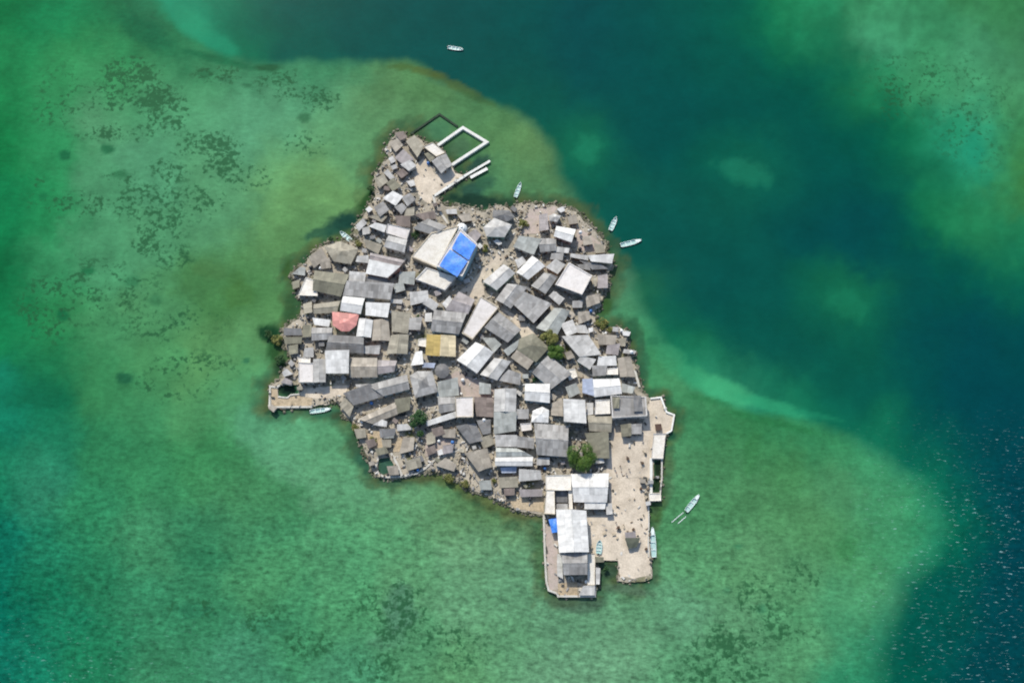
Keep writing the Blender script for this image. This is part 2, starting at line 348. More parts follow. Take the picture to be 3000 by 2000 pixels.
DEEP_PTS = """500 40 28 138 98;520 80 35 142 100;600 90 30 140 100;640 125 25 135 95;560 15 25 130 92;700 60 5 100 80;700 170 15 115 80;750 130 5 90 75;900 60 2 85 78;1050 60 5 75 75;1200 60 5 75 80;1400 60 5 72 78;1333 145 8 75 78
1100 140 8 80 78;900 160 8 95 80;1470 230 8 72 75;1550 60 0 75 80;1700 60 0 65 80;1850 60 0 75 80;2000 50 2 82 78;2100 50 3 92 75;2200 40 5 105 75;2300 40 25 125 80;2400 60 50 140 90;2550 60 65 135 85;2700 60 60 125 80
2900 50 65 125 75;1550 200 8 75 75;1700 200 2 68 80;1850 200 0 72 80;2000 180 0 78 76;2150 180 3 85 75;2300 150 5 105 72;2450 110 15 110 70;2600 110 90 155 110;2720 100 70 140 90;2850 150 90 145 100;2980 150 70 120 80
1500 310 20 95 75;1560 300 10 80 75;1700 330 3 72 78;1850 330 3 75 78;2000 330 0 70 75;2150 330 0 75 72;2300 300 0 80 70;2450 250 5 95 70;2550 250 30 125 80;2700 220 70 140 90;2850 250 95 150 100;2980 250 90 140 90
1640 400 15 100 75;1700 420 28 124 88;1740 470 20 110 80;1620 350 15 90 75;1900 370 0 72 76;2000 420 0 75 76;2100 450 10 100 75;2180 480 20 110 83;2260 520 20 108 82;2350 480 0 80 75;2500 420 0 85 68;2600 400 3 95 65
2700 380 20 120 80;2800 360 50 142 98;2850 420 35 150 112;2870 450 32 148 110;2950 400 70 130 75;1700 520 20 95 78;1850 550 15 85 78;2000 560 12 85 78;2150 580 15 88 75;2300 590 5 78 75;2450 550 0 75 75;2550 600 0 68 78
2600 520 5 95 72;2700 500 20 110 75;2780 520 30 125 85;2900 520 50 130 80;2980 500 75 120 60;1900 700 8 78 80;2000 700 12 82 78;2150 700 8 80 75;2350 650 0 65 75;2450 680 0 62 78;2550 720 0 65 80;2650 680 0 80 70
2750 620 20 115 75;2850 650 35 125 80;2980 700 30 120 80;1850 780 20 90 75;1950 850 12 80 78;2100 850 8 78 78;2250 820 8 82 78;2400 830 15 100 75;2480 880 25 115 80;2550 900 20 105 75;2650 850 3 72 75;2800 800 0 85 75
2950 830 15 110 80;2650 950 3 70 78;2800 950 0 60 80;2950 950 0 65 78;1870 880 45 115 80;1930 950 25 110 80;2050 950 8 80 75;2200 950 10 85 75;2400 950 12 88 72;2050 1060 15 105 78;2000 1040 25 120 85;2150 1080 8 80 78
2300 1060 10 82 75;2450 1050 12 92 75;2550 1020 15 100 75;2700 1050 3 75 80;2850 1080 0 60 80;2980 1050 0 62 78;2030 1110 50 150 100;2100 1135 60 162 112;2200 1180 48 150 104;2300 1205 32 134 94;2400 1225 22 118 88
2500 1230 10 100 80;2580 1275 25 125 90;2250 1130 12 90 78;2400 1150 8 85 76;2550 1150 8 85 78;2700 1200 3 78 80;2850 1200 0 60 82;2980 1200 0 55 80;2650 1300 10 100 82;2750 1350 5 85 80;2850 1350 0 65 82;2980 1350 0 50 78
2720 1420 20 120 90;2800 1470 5 90 80;2900 1480 0 60 80;2990 1500 0 48 80;2780 1560 15 120 90;2850 1600 0 80 78;2980 1650 0 48 78;2720 1680 5 100 78;2800 1750 0 75 75;2950 1800 0 52 78;2650 1800 3 95 75;2750 1900 0 80 78
2900 1950 0 55 78;2620 1950 3 95 75;2990 1980 0 50 75;1700 580 15 92 76;1800 640 14 88 78;1850 690 12 84 76"""
def pts(s): return np.array([[float(v) for v in p.split()] for l in s.split('\n') for p in l.split(';') if p.strip()])
def even(P):      # the deep channel is one body of water: pull its stray dark and bright spots together
    P = P.copy()
    for p in P:
        if p[3] < 112 and not (p[0] > 2600 and p[1] > 1000): t = .5; p[2:5] = p[2:5]*(1-t)+np.array((4, 80, 76))*t
        elif p[3] < 112: t = .5; p[2:5] = p[2:5]*(1-t)+np.array((2, 78, 78))*t
        if p[0] > 2200 and p[2] > 40: p[2] *= .86
    return P
def shepard(P, sig):
    out = np.zeros((len(X), 3)); wt = np.zeros(len(X)); C = np.array([lin(p[2:5]) for p in P])
    for p, c in zip(P, C):
        d2 = (wx-p[0])**2+(wy-p[1])**2; k = np.exp(-d2/(2*sig*sig)) + 1e-3/(1+d2/2500)**1.5
        out += k[:, None]*c; wt += k
    return out/wt[:, None]
EDGE = [(430,-400),(455,0),(520,90),(600,140),(660,168),(760,188),(900,184),(1100,178),(1200,188),(1290,235),(1400,280),(1480,315),(1560,365),(1620,450),(1650,540),(1700,602),(1770,680),(1815,760),(1850,860),
        (1890,930),(1940,1010),(1985,1085),(2020,1125),(2090,1160),(2200,1205),(2400,1245),(2500,1285),(2600,1350),(2700,1440),(2750,1530),(2730,1610),(2640,1710),(2590,1850),(2560,2000),(2550,2500)]
def segdist(L, x, y, closed=False):
    d = np.full(len(x), 1e9); n = len(L)
    for i in range(n if closed else n-1):
        a, b = L[i], L[(i+1) % n]; vx, vy = b[0]-a[0], b[1]-a[1]; q = vx*vx+vy*vy+1e-9
        t = np.clip(((x-a[0])*vx+(y-a[1])*vy)/q, 0, 1); d = np.minimum(d, np.hypot(x-a[0]-t*vx, y-a[1]-t*vy))
    return d
def insd(P, x, y):
    c = np.zeros(len(x), bool); j = len(P)-1
    for i in range(len(P)):
        xi, yi = P[i]; xj, yj = P[j]
        if yi != yj: c ^= ((yi > y) != (yj > y)) & (x < (xj-xi)*(y-yi)/(yj-yi)+xi)
        j = i
    return c
ex, ey = PX+(wx-PX)*.42, PY+(wy-PY)*.42
reef_in = insd(EDGE+[(-600, 2500), (-600, -400)], ex, ey)
sd = segdist(EDGE, ex, ey)*np.where(reef_in, 1, -1)
soft = 20 + 48*np.clip((PY-1230)/250, 0, 1) + 25*np.clip((650-np.hypot(PX-1750, PY-850))/650, 0, 1)
k = np.clip(.5+sd/(2*soft), 0, 1); k = (k*k*(3-2*k))[:, None]
colr = shepard(pts(REEF_PTS), 56)*k + shepard(even(pts(DEEP_PTS)), 60)*(1-k)
mean = np.array(lin((72, 147, 100))); pull = (.24*k[:, 0]*np.clip((PX-250)/200, 0, 1))[:, None]; colr = colr*(1-pull)+mean*pull
south = np.clip((PY-1250)/200, 0, 1)*k[:, 0]; colr[:, 0] *= 1+.10*south; colr[:, 2] *= 1+.06*south; colr[:, 2] *= 1-.08*k[:, 0]; colr[:, 1] *= 1-.03*k[:, 0]; colr[:, 0] *= 1-.06*k[:, 0]
colr[:, 2] *= 1-.17*(1-k[:, 0])*np.clip((.24-colr[:, 1])/.1, 0, 1); colr[:, 0] *= 1-.25*(1-k[:, 0])*np.clip((colr[:, 0]-.03)/.05, 0, 1)*np.clip((PX-2150)/100, 0, 1); colr[:, 0] *= 1-.3*(1-k[:, 0])*np.clip(1-colr[:, 1]/.2, 0, 1)
ne_reef = np.clip((colr[:, 1]-.13)/.12, 0, 1)*(1-k[:, 0])*np.clip((PX-2150)/200, 0, 1); colr *= (1+ne_reef*((fbm(PX, PY, 26, 81)-.5)*.6+(fbm(PX, PY, 80, 87)-.5)*.2))[:, None]  # mottled tone of the pale north-east reef
colr *= (1+(fbm(PX, PY, 45, 61)-.5)*.42*k[:, 0]+(fbm(PX, PY, 60, 71)-.5)*.08*(1-k[:, 0]))[:, None]
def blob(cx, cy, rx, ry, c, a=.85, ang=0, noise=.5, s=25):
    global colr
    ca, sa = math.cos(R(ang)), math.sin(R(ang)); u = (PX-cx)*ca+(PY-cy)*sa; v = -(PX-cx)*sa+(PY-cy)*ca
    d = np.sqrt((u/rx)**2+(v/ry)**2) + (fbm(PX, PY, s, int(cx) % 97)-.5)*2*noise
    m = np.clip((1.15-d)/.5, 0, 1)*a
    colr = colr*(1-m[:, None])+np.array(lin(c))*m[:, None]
# weed-grown shore fringe
ds = segdist(ISL, PX, PY, True); fr = np.clip(1-ds/(24+75*fbm(PX, PY, 40, 5)**1.6*np.where(PX > 1890, .4, 1)), 0, 1)**.5*.95*np.clip(.40+1.3*fbm(PX, PY, 16, 6), 0, 1)
mxn = np.clip((fbm(PX, PY, 28, 15)-.35)*3, 0, 1)[:, None]; fcol = np.array(lin((48, 78, 52)))*(1-mxn)+np.array(lin((84, 90, 52)))*mxn
colr = colr*(1-fr[:, None])+fcol*fr[:, None]
for b in [(1010,655,60,30,(20,62,52),.95,-20),(950,682,60,20,(35,80,62),.8,-10),(1085,588,60,22,(35,75,35),.85,-40),(1110,510,26,34,(40,80,45),.85),(1150,440,18,40,(50,95,65),.7),  # darker water patches along the north-west shore
          (790,975,38,34,(22,62,36),.95),(800,1030,22,40,(35,80,40),.8),(820,1080,22,24,(35,65,40),.8),(850,905,22,60,(50,85,50),.7),(842,790,14,34,(55,90,40),.7),(1390,555,60,26,(42,82,66),.9,-30),(1390,588,90,20,(28,58,44),.95,5),
          (1480,600,34,20,(40,70,48),.9),(1420,535,30,18,(55,100,70),.7),(1400,485,50,20,(45,78,64),.95,-32),(1350,430,36,26,(72,108,76),.8,-32),(1290,375,50,36,(70,128,90),.6,-30),
          (1770,900,26,34,(58,92,45),.85),(1850,960,20,40,(45,95,65),.7,20),(1882,1060,20,70,(50,100,70),.7),(1895,1150,26,16,(50,95,65),.7),(1965,1278,22,16,(30,85,62),.85),(1958,1400,16,90,(80,120,82),.55),  # patch right of the east quay: its shadow painted into the water
          (985,1212,110,16,(48,100,74),.75),(810,1207,40,10,(38,80,55),.85),(1090,1250,40,34,(55,100,72),.55),(1064,1350,18,60,(45,92,70),.8,-25),(1150,1412,60,12,(60,100,72),.7),(1370,1412,120,30,(92,108,60),.9,18),
          (1470,1470,70,26,(88,112,62),.85,22),(1780,1672,34,30,(58,80,60),.95),(1690,1768,75,26,(78,108,84),.9),(1850,1728,80,16,(84,112,86),.8,10),(1580,1620,14,110,(75,115,75),.7),(1915,1660,14,50,(70,100,70),.8),(1920,1500,24,40,(75,110,60),.8),
          (893,347,22,17,(52,108,70),.85),(790,198,44,11,(30,82,48),.8),(722,250,18,9,(45,100,66),.8),(600,217,22,12,(35,100,62),.7),(660,232,20,10,(50,110,75),.6),(190,455,18,16,(20,95,58),.8),(315,437,20,14,(25,98,60),.8),(255,793,24,13,(25,105,62),.8),(185,925,20,18,(18,100,60),.8),
          (388,825,24,16,(50,118,76),.7),(365,1105,24,17,(32,95,62),.9),(722,1057,12,10,(45,110,75),.8),(130,575,14,10,(25,110,65),.7),(455,882,20,22,(50,110,70),.6),(350,510,30,14,(40,105,65),.7),
          (700,865,50,40,(72,118,58),.5),(620,790,60,30,(78,122,68),.4),(690,820,26,26,(65,108,50),.35),(1250,212,60,12,(85,100,40),.6,12),(1330,248,80,14,(80,100,45),.6,24),(1400,290,70,10,(62,95,50),.6,22),(1180,196,40,9,(70,95,40),.6),
          (1170,1790,52,80,(80,128,98),.8),(1130,1880,60,26,(82,135,100),.5),(560,1790,60,26,(38,108,75),.5),(780,1830,60,30,(55,125,88),.5),(600,1640,90,40,(42,112,75),.5),(130,1160,60,40,(18,100,66),.5),(2165,1600,14,8,(40,110,75),.6),(2200,1330,30,60,(55,120,68),.5,10),
          (2180,505,90,40,(26,118,88),.75,18,.35),(2480,890,70,44,(24,118,82),.6,32,.5),(1720,440,46,40,(28,124,88),.6,30,.5),(1965,1050,60,36,(58,146,98),.6,50,.4),(2050,1110,80,34,(58,152,102),.75,32,.3),(1002,1216,34,14,(62,78,52),.85),(1046,1292,24,42,(58,84,58),.8),(1240,1402,60,14,(82,92,58),.8),(1540,1508,60,14,(96,104,66),.8,15),(1650,1762,60,16,(70,92,66),.8),(2120,1143,105,34,(66,168,114),.9,22,.25),(2270,1190,120,20,(48,154,106),.8,16,.25),(2030,1100,40,20,(55,150,102),.7,30,.3),(2390,1216,80,9,(30,130,92),.6,12,.3),(2080,1172,70,10,(48,118,70),.7,12,.3),(2260,1236,150,12,(42,116,66),.7,14,.3),
          (560,70,70,40,(36,145,102),.8,38,.3),(640,125,70,24,(28,138,98),.7,25,.3),(430,100,110,36,(8,92,58),.6,28,.5),(640,175,110,12,(18,100,62),.7,14,.4),(2850,440,34,46,(32,142,104),.7,-20,.6),(2800,370,34,36,(32,135,92),.5,-20,.6),(2880,520,30,30,(30,135,95),.5),
          (1390,1425,110,26,(98,106,62),.7,22),(1330,1392,60,16,(92,104,60),.7,22),(1460,1468,50,18,(95,108,66),.7),
          (845,1142,34,22,(24,46,34),1,0,.1),(1132,1366,30,34,(62,98,80),1,0,.2),(1927,1371,14,28,(34,48,34),1,0,.1),(1923,1422,14,24,(38,58,36),1,0,.1),(1920,1492,14,22,(60,84,56),.8),  # dark pools and basins: shade and depth painted into the sea colour
          (2480,1610,30,40,(55,125,72),.5),(2230,1785,16,16,(50,120,82),.6),(2350,1800,30,30,(70,135,88),.5),(2130,1730,12,10,(60,120,85),.5),(1820,995,26,14,(40,100,72),.5),(1915,1000,20,16,(40,110,75),.6)]:
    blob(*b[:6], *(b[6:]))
AMB = 1.25      # sea shown / sea colour under this sun and sky
colr = np.clip(colr/AMB, 0, 1)
def msk(L):
    v = np.zeros(len(X))
    for cx, cy, rx, ry, a in L: v = np.maximum(v, a*np.clip(1.5-1.2*np.hypot((PX-cx)/rx, (PY-cy)/ry), 0, 1))
    return v
weed = msk([(390,215,90,50,1),(430,290,110,60,1),(490,330,70,70,1),(360,390,140,30,.8),(300,290,80,60,.6),(610,430,110,50,.85),(650,470,90,60,.9),(500,500,70,40,.7),(720,520,80,50,.7),(440,600,110,60,1),(490,640,70,80,.9),(590,590,80,60,.75),
            (440,700,60,60,.9),(500,750,80,50,.6),(240,600,140,50,.5),(640,220,80,30,.7),(830,250,90,50,.65),(940,290,70,50,.6),(180,300,100,120,.4),(300,850,200,120,.45),(160,900,130,120,.5),(500,950,200,80,.4),(900,420,90,40,.55),(350,520,60,30,.6),(120,560,60,60,.4),
            (1170,1800,90,110,.9),(1060,1760,90,70,.6),(1300,1900,160,80,.6),(1130,1940,120,60,.7),(780,1820,80,60,.55),(560,1780,80,50,.5),(900,1880,100,60,.5),(2130,1890,120,70,.95),(2220,1760,80,90,.55),(2350,1700,100,90,.4),(2100,1960,200,50,.7),(2250,1850,200,100,.45),
            (2660,250,160,120,.4),(2850,330,140,200,.35),(560,1080,160,60,.5),(500,1130,160,60,.4)])
rip = np.clip(.30 + .9*np.clip((PY-1150)/600, 0, 1)*np.clip((2650-PX)/600, .35, 1), 0, 1)
rip = np.maximum(rip*k[:, 0], .10+.5*np.clip((PX-2450)/500, 0, 1)*np.clip((PY-1150)/300, 0, 1))
glint_cap = np.maximum(np.clip((PX-2420)/420, 0, 1)*np.clip((PY-1180)/300, 0, 1), .55*np.clip((PY-1650)/350, 0, 1)*np.clip((1000-PX)/700, 0, 1))  # mask for wave glints and whitecaps painted on the sea
ny, nx = gx.shape
ii, jj = np.meshgrid(np.arange(ny-1), np.arange(nx-1), indexing='ij'); b0 = (ii*nx+jj).ravel()
F4 = np.stack([b0, b0+1, b0+nx+1, b0+nx], 1)
me = bpy.data.meshes.new('water'); me.vertices.add(len(X)); me.vertices.foreach_set('co', np.stack([X, Y, X*0], 1).ravel())
me.loops.add(F4.size); me.loops.foreach_set('vertex_index', F4.ravel()); me.polygons.add(len(F4))
me.polygons.foreach_set('loop_start', np.arange(0, F4.size, 4)); me.polygons.foreach_set('loop_total', np.full(len(F4), 4)); me.update(calc_edges=True)
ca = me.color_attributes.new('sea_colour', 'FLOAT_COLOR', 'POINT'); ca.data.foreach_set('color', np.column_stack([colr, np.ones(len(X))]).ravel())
cb = me.color_attributes.new('sea_detail', 'FLOAT_COLOR', 'POINT'); cb.data.foreach_set('color', np.column_stack([weed, rip, glint_cap, np.ones(len(X))]).ravel())
q = NT('sea_water'); pos = q.geo()
A1 = q.n('ShaderNodeAttribute', attribute_name='sea_colour'); A2 = q.n('ShaderNodeAttribute', attribute_name='sea_detail')
sp = q.n('ShaderNodeSeparateColor'); q.l(A2.outputs[0], sp.inputs[0])
m0 = q.n('ShaderNodeMapping'); q.l(pos, m0.inputs[0]); m0.inputs['Rotation'].default_value = (0, 0, R(35)); m0.inputs['Scale'].default_value = (.38, 1.0, 1)
rn = q.val('ADD', q.val('MULTIPLY', q.noise(pos, .42, 5, .7), .55), q.val('MULTIPLY', q.noise(m0.outputs[0], .75, 4, .65), .45))
br = q.val('ADD', 1, q.val('MULTIPLY', q.val('SUBTRACT', rn, .5), q.val('MULTIPLY', sp.outputs[1], 3.4)))
br = q.val('MULTIPLY', br, q.ramp(q.noise(pos, .09, 5, .6), .3, .7, .90, 1.10))
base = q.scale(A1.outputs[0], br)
wn = q.val('ADD', q.val('MULTIPLY', q.noise(pos, .5, 4, .6), .66), q.val('MULTIPLY', q.noise(pos, .1, 2), .34))
wm = q.val('ADD', wn, q.val('MULTIPLY', q.val('SUBTRACT', sp.outputs[0], .8), .11)); wm = q.ramp(wm, .468, .548, 0, 1); wm = q.val('MULTIPLY', wm, q.ramp(sp.outputs[0], .02, .4, 0, 1), True)
base = q.mix(q.val('MULTIPLY', wm, .80), base, (.016, .080, .030))
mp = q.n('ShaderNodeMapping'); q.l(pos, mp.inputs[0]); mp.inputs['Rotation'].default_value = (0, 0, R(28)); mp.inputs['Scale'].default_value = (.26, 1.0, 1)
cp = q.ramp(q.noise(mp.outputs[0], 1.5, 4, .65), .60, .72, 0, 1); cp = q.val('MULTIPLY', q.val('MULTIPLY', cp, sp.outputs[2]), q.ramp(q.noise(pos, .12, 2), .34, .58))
base = q.mix(q.val('MULTIPLY', cp, .75, True), base, (.48, .74, .74))  # pale streaks put glints and foam into the base colour
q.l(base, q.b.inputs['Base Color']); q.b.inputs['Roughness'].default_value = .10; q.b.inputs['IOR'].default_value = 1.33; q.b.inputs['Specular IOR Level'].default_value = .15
bp = q.n('ShaderNodeBump'); bp.inputs['Strength'].default_value = .1; bp.inputs['Distance'].default_value = .15
q.l(q.noise(pos, .8, 4, .6), bp.inputs['Height']); q.l(bp.outputs[0], q.b.inputs['Normal'])
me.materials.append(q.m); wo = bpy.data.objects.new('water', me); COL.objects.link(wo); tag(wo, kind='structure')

# ------------------------------------------------------------------ labels that find a thing by its neighbours
LM = [('blue tarpaulins', 1350, 745), ('pink roof', 1010, 945), ('yellow roof', 1290, 1012), ('big round tree', 1708, 1335), ('open plaza', 1835, 1370), ('sea pen', 1355, 415),
      ('white jetty', 1390, 495), ('west pool', 845, 1145), ('long white hall', 1680, 1560), ('dark tree', 1225, 1235), ('twin green trees', 1622, 1005), ('round hut', 1293, 1085),
      ('causeway', 1300, 620), ('anchored boats', 1830, 690), ('south-west basin', 1130, 1370), ('north plaza', 1235, 530), ('south cove', 1780, 1670), ('quay rooms', 1940, 1395), ('yellow bush', 1535, 660)]
USED = set()
def dirw(dx, dy):
    a = math.degrees(math.atan2(-dy, dx)) % 360
    return ['right of', 'above-right of', 'above', 'above-left of', 'left of', 'below-left of', 'below', 'below-right of'][int((a+22.5)//45) % 8]
def autolabel(desc, x, y, skip=()):
    L = sorted((math.hypot(x-a, y-b), n, a, b) for n, a, b in LM if n not in skip)
    combos = sorted((i+j, i, j) for i in range(7) for j in range(i+1, 8))
    def near(d): return 'just ' if d < 75 else ''
    for _, i, j in combos:
        a, b = L[i], L[j]
        s = f"{desc}, {near(a[0])}{dirw(x-a[2], y-a[3])} the {a[1]}, {dirw(x-b[2], y-b[3])} the {b[1]}"
        if len(s.split()) > 16: continue
        if s not in USED: USED.add(s); return s
    for a in L:
        for word in ('nearest', 'second', 'third', 'fourth', 'fifth', 'sixth', 'seventh', 'eighth'):
            s = f"{desc}, {word} one {dirw(x-a[2], y-a[3])} the {a[1]}"
            if s not in USED and len(s.split()) <= 16: USED.add(s); return s
    return desc

# ------------------------------------------------------------------ buildings
QUADS = []; HOUSES = []
def srt(P):
    c = cen(P); return sorted(P, key=lambda p: math.atan2(p[1]-c[1], p[0]-c[0]))
def building(t, code, h, L, form=None, label=None, name=None, cat=None, group='houses and shacks crowding the island', wall=None, openings=True):
    S = T(t, L); S = srt(S); n = len(S); q0 = cen(S); gr = 1.06 if openings else 1.0; S = [(q0[0]+(a-q0[0])*gr, q0[1]+(b-q0[1])*gr) for a, b in S]
    h = h + len(QUADS) % 9*.013
    h += GZ
    P = [tuple(G(x, y, h))[:2] for x, y in S]
    if area(P) < 0: P = P[::-1]; S = S[::-1]
    c = cen(P); sc_ = cen(S); QUADS.append(S); A = abs(area(P))
    mat, words = RM[code]
    small = A < 17
    if form is None: form = ('flat' if code in 'CP' else ('mono' if (A < 34 or len(QUADS) % 4 == 0) else 'gable')) if n == 4 else 'hip'
    if n != 4 and form in ('gable', 'mono'): form = 'hip'
    fw = {'flat': 'flat-roofed', 'mono': 'sheet-roofed', 'gable': 'gabled', 'hip': 'hipped'}[form]
    nm = name or ('shack' if small else 'house')
    sz = 'tiny' if A < 9 else 'small' if A < 25 else 'large' if A > 75 else ''
    if label is None: label = autolabel(' '.join(x for x in (sz, words, fw, nm) if x), *sc_)
    root = empty(nm, (c[0], c[1], GZ)); org = (c[0], c[1], GZ); tag(root, label, cat or nm, group)
    wm = wall or rnd.choice(WALLS[:3]+WALLS[:3]+WALLS) if not small else rnd.choice([WALLS[2], WALLS[5], WALLS[5], WALLS[0]])
    over = .18 if form == 'flat' else (.25 if small else .38)
    W = inset(P, over)
    mb = MB(); mb.prism(W, GZ-.3, h-.06); mb.build('wall', wm, root, org)
    rb = MB(); E = [(P[(i+1) % n][0]-P[i][0], P[(i+1) % n][1]-P[i][1]) for i in range(n)]; EL = [math.hypot(*e) for e in E]
    th = .12
    def slope(a, b, c_, d_=None):   # a-b is the eave, c_-d_ the upper edge
        u = Vector(b)-Vector(a); u.z = 0; u.normalize()
        pl = [a, b, c_]+([d_] if d_ is not None else [])
        uv = []
        for p in pl:
            v = Vector(p)-Vector(a); al = v.x*u.x+v.y*u.y; hz = Vector((v.x, v.y, 0))-u*al; uv.append((al, math.hypot(hz.length, v.z)))
        rb.face(pl, uv)
    V3 = lambda p, z: Vector((p[0], p[1], z))
    if form == 'flat':
        rb.prism(P, h-.05, h)
        rim = MB(); I = inset(P, .2 if A < 60 else .4); hz = .28
        rb.build('roof', mat, root, org)
        for i in range(n):
            j = (i+1) % n
            rim.prism([P[i], P[j], I[j], I[i]], h, h+hz)
        rim.build('parapet', wm if wm in WALLS[:2] else mat, root, org)
    elif form == 'mono':
        i0 = 0 if EL[0]+EL[2] > EL[1]+EL[3] else 1
        if P[i0][1]+P[(i0+1) % 4][1] > P[(i0+2) % 4][1]+P[(i0+3) % 4][1]: i0 = (i0+2) % 4
        a, b, c2, d2 = [P[(i0+k_) % 4] for k_ in range(4)]
        wd = (EL[(i0+1) % 4]+EL[(i0+3) % 4])/2; rise = wd*.10
        A_, B_, C_, D_ = V3(a, h), V3(b, h), V3(c2, h+rise), V3(d2, h+rise)
        slope(A_, B_, C_, D_); dn = Vector((0, 0, th))
        rb.face([D_-dn, C_-dn, B_-dn, A_-dn])
        for p_, q_ in ((A_, B_), (B_, C_), (C_, D_), (D_, A_)): rb.face([p_-dn, q_-dn, q_, p_])
        rb.build('roof', mat, root, org)
    elif form == 'gable':
        i0 = 0 if EL[0]+EL[2] > EL[1]+EL[3] else 1
        a, b, c2, d2 = [P[(i0+k_) % 4] for k_ in range(4)]
        wd = (EL[(i0+1) % 4]+EL[(i0+3) % 4])/2; rise = wd*.13
        r1 = Vector(((b[0]+c2[0])/2, (b[1]+c2[1])/2, h+rise)); r0 = Vector(((a[0]+d2[0])/2, (a[1]+d2[1])/2, h+rise))
        slope(V3(a, h), V3(b, h), r1, r0); slope(V3(c2, h), V3(d2, h), r0, r1)
        dn = Vector((0, 0, th))
        rb.face([V3(d2, h-th), V3(c2, h-th), V3(b, h-th), V3(a, h-th)])
        for p_, q_ in ((a, b), (c2, d2)): rb.face([V3(p_, h-th), V3(q_, h-th), V3(q_, h), V3(p_, h)])
        for p_, q_, r_ in ((b, c2, r1), (d2, a, r0)): rb.face([V3(p_, h-th), V3(q_, h-th), V3(q_, h), r_, V3(p_, h)])
        rf = rb.build('roof', mat, root, org)
        if A > 30:
            cp_ = MB(); u = (r1-r0).normalized(); s_ = Vector((-u.y, u.x, 0))*.16
            cp_.face([r0-s_+Vector((0, 0, .0)), r1-s_, r1+Vector((0, 0, .07)), r0+Vector((0, 0, .07))]); cp_.face([r0+Vector((0, 0, .07)), r1+Vector((0, 0, .07)), r1+s_, r0+s_])
            cp_.build('ridge_cap', mat, rf, org)
    else:
        rise = math.sqrt(A)*.16; ap = Vector((c[0], c[1], h+rise))
        for i in range(n):
            slope(V3(P[i], h), V3(P[(i+1) % n], h), ap); rb.face([V3(P[i], h-th), V3(P[(i+1) % n], h-th), V3(P[(i+1) % n], h), V3(P[i], h)])
        rb.face([V3(p, h-th) for p in P][::-1]); rb.build('roof', mat, root, org)
    if openings:     # doors and windows on the two longest walls
        nW = len(W); ed = []
        for i in range(nW):
            a, b = W[i], W[(i+1) % nW]; L_ = math.hypot(b[0]-a[0], b[1]-a[1]); nrm = ((b[1]-a[1])/max(L_, .01), -(b[0]-a[0])/max(L_, .01))
            ed.append((-nrm[1]*1.5+L_*.1, a, b, L_, nrm))
        ed.sort(key=lambda e: -e[0])
        _, a, b, L_, nrm = ed[0]; ang = math.atan2(b[1]-a[1], b[0]-a[0])
        def put(nm_, t_, w_, z0, hh, m_):
            cx, cy = a[0]+(b[0]-a[0])*t_+nrm[0]*.02, a[1]+(b[1]-a[1])*t_+nrm[1]*.02
            o_ = MB(); o_.box((cx, cy, z0), w_, .09, hh, ang); return o_.build(nm_, m_, root, org)
        if L_ > 1.6 and h-GZ > 2.1: put('door', .5 if L_ < 4 else .38, .85, GZ+.02, 1.9, M_door)
        if L_ > 4 and h-GZ > 2.3:
            put('window', .78, 1.0, GZ+1.0, .9, M_glass)
            if L_ > 5.5: put('window', .14, 1.0, GZ+1.0, .9, M_glass)
            if h-GZ > 4.8:
                for t_ in (.2, .55, .85): put('window', t_, .9, GZ+3.3, .9, M_glass)
    HOUSES.append((S, P, h, root)); return root

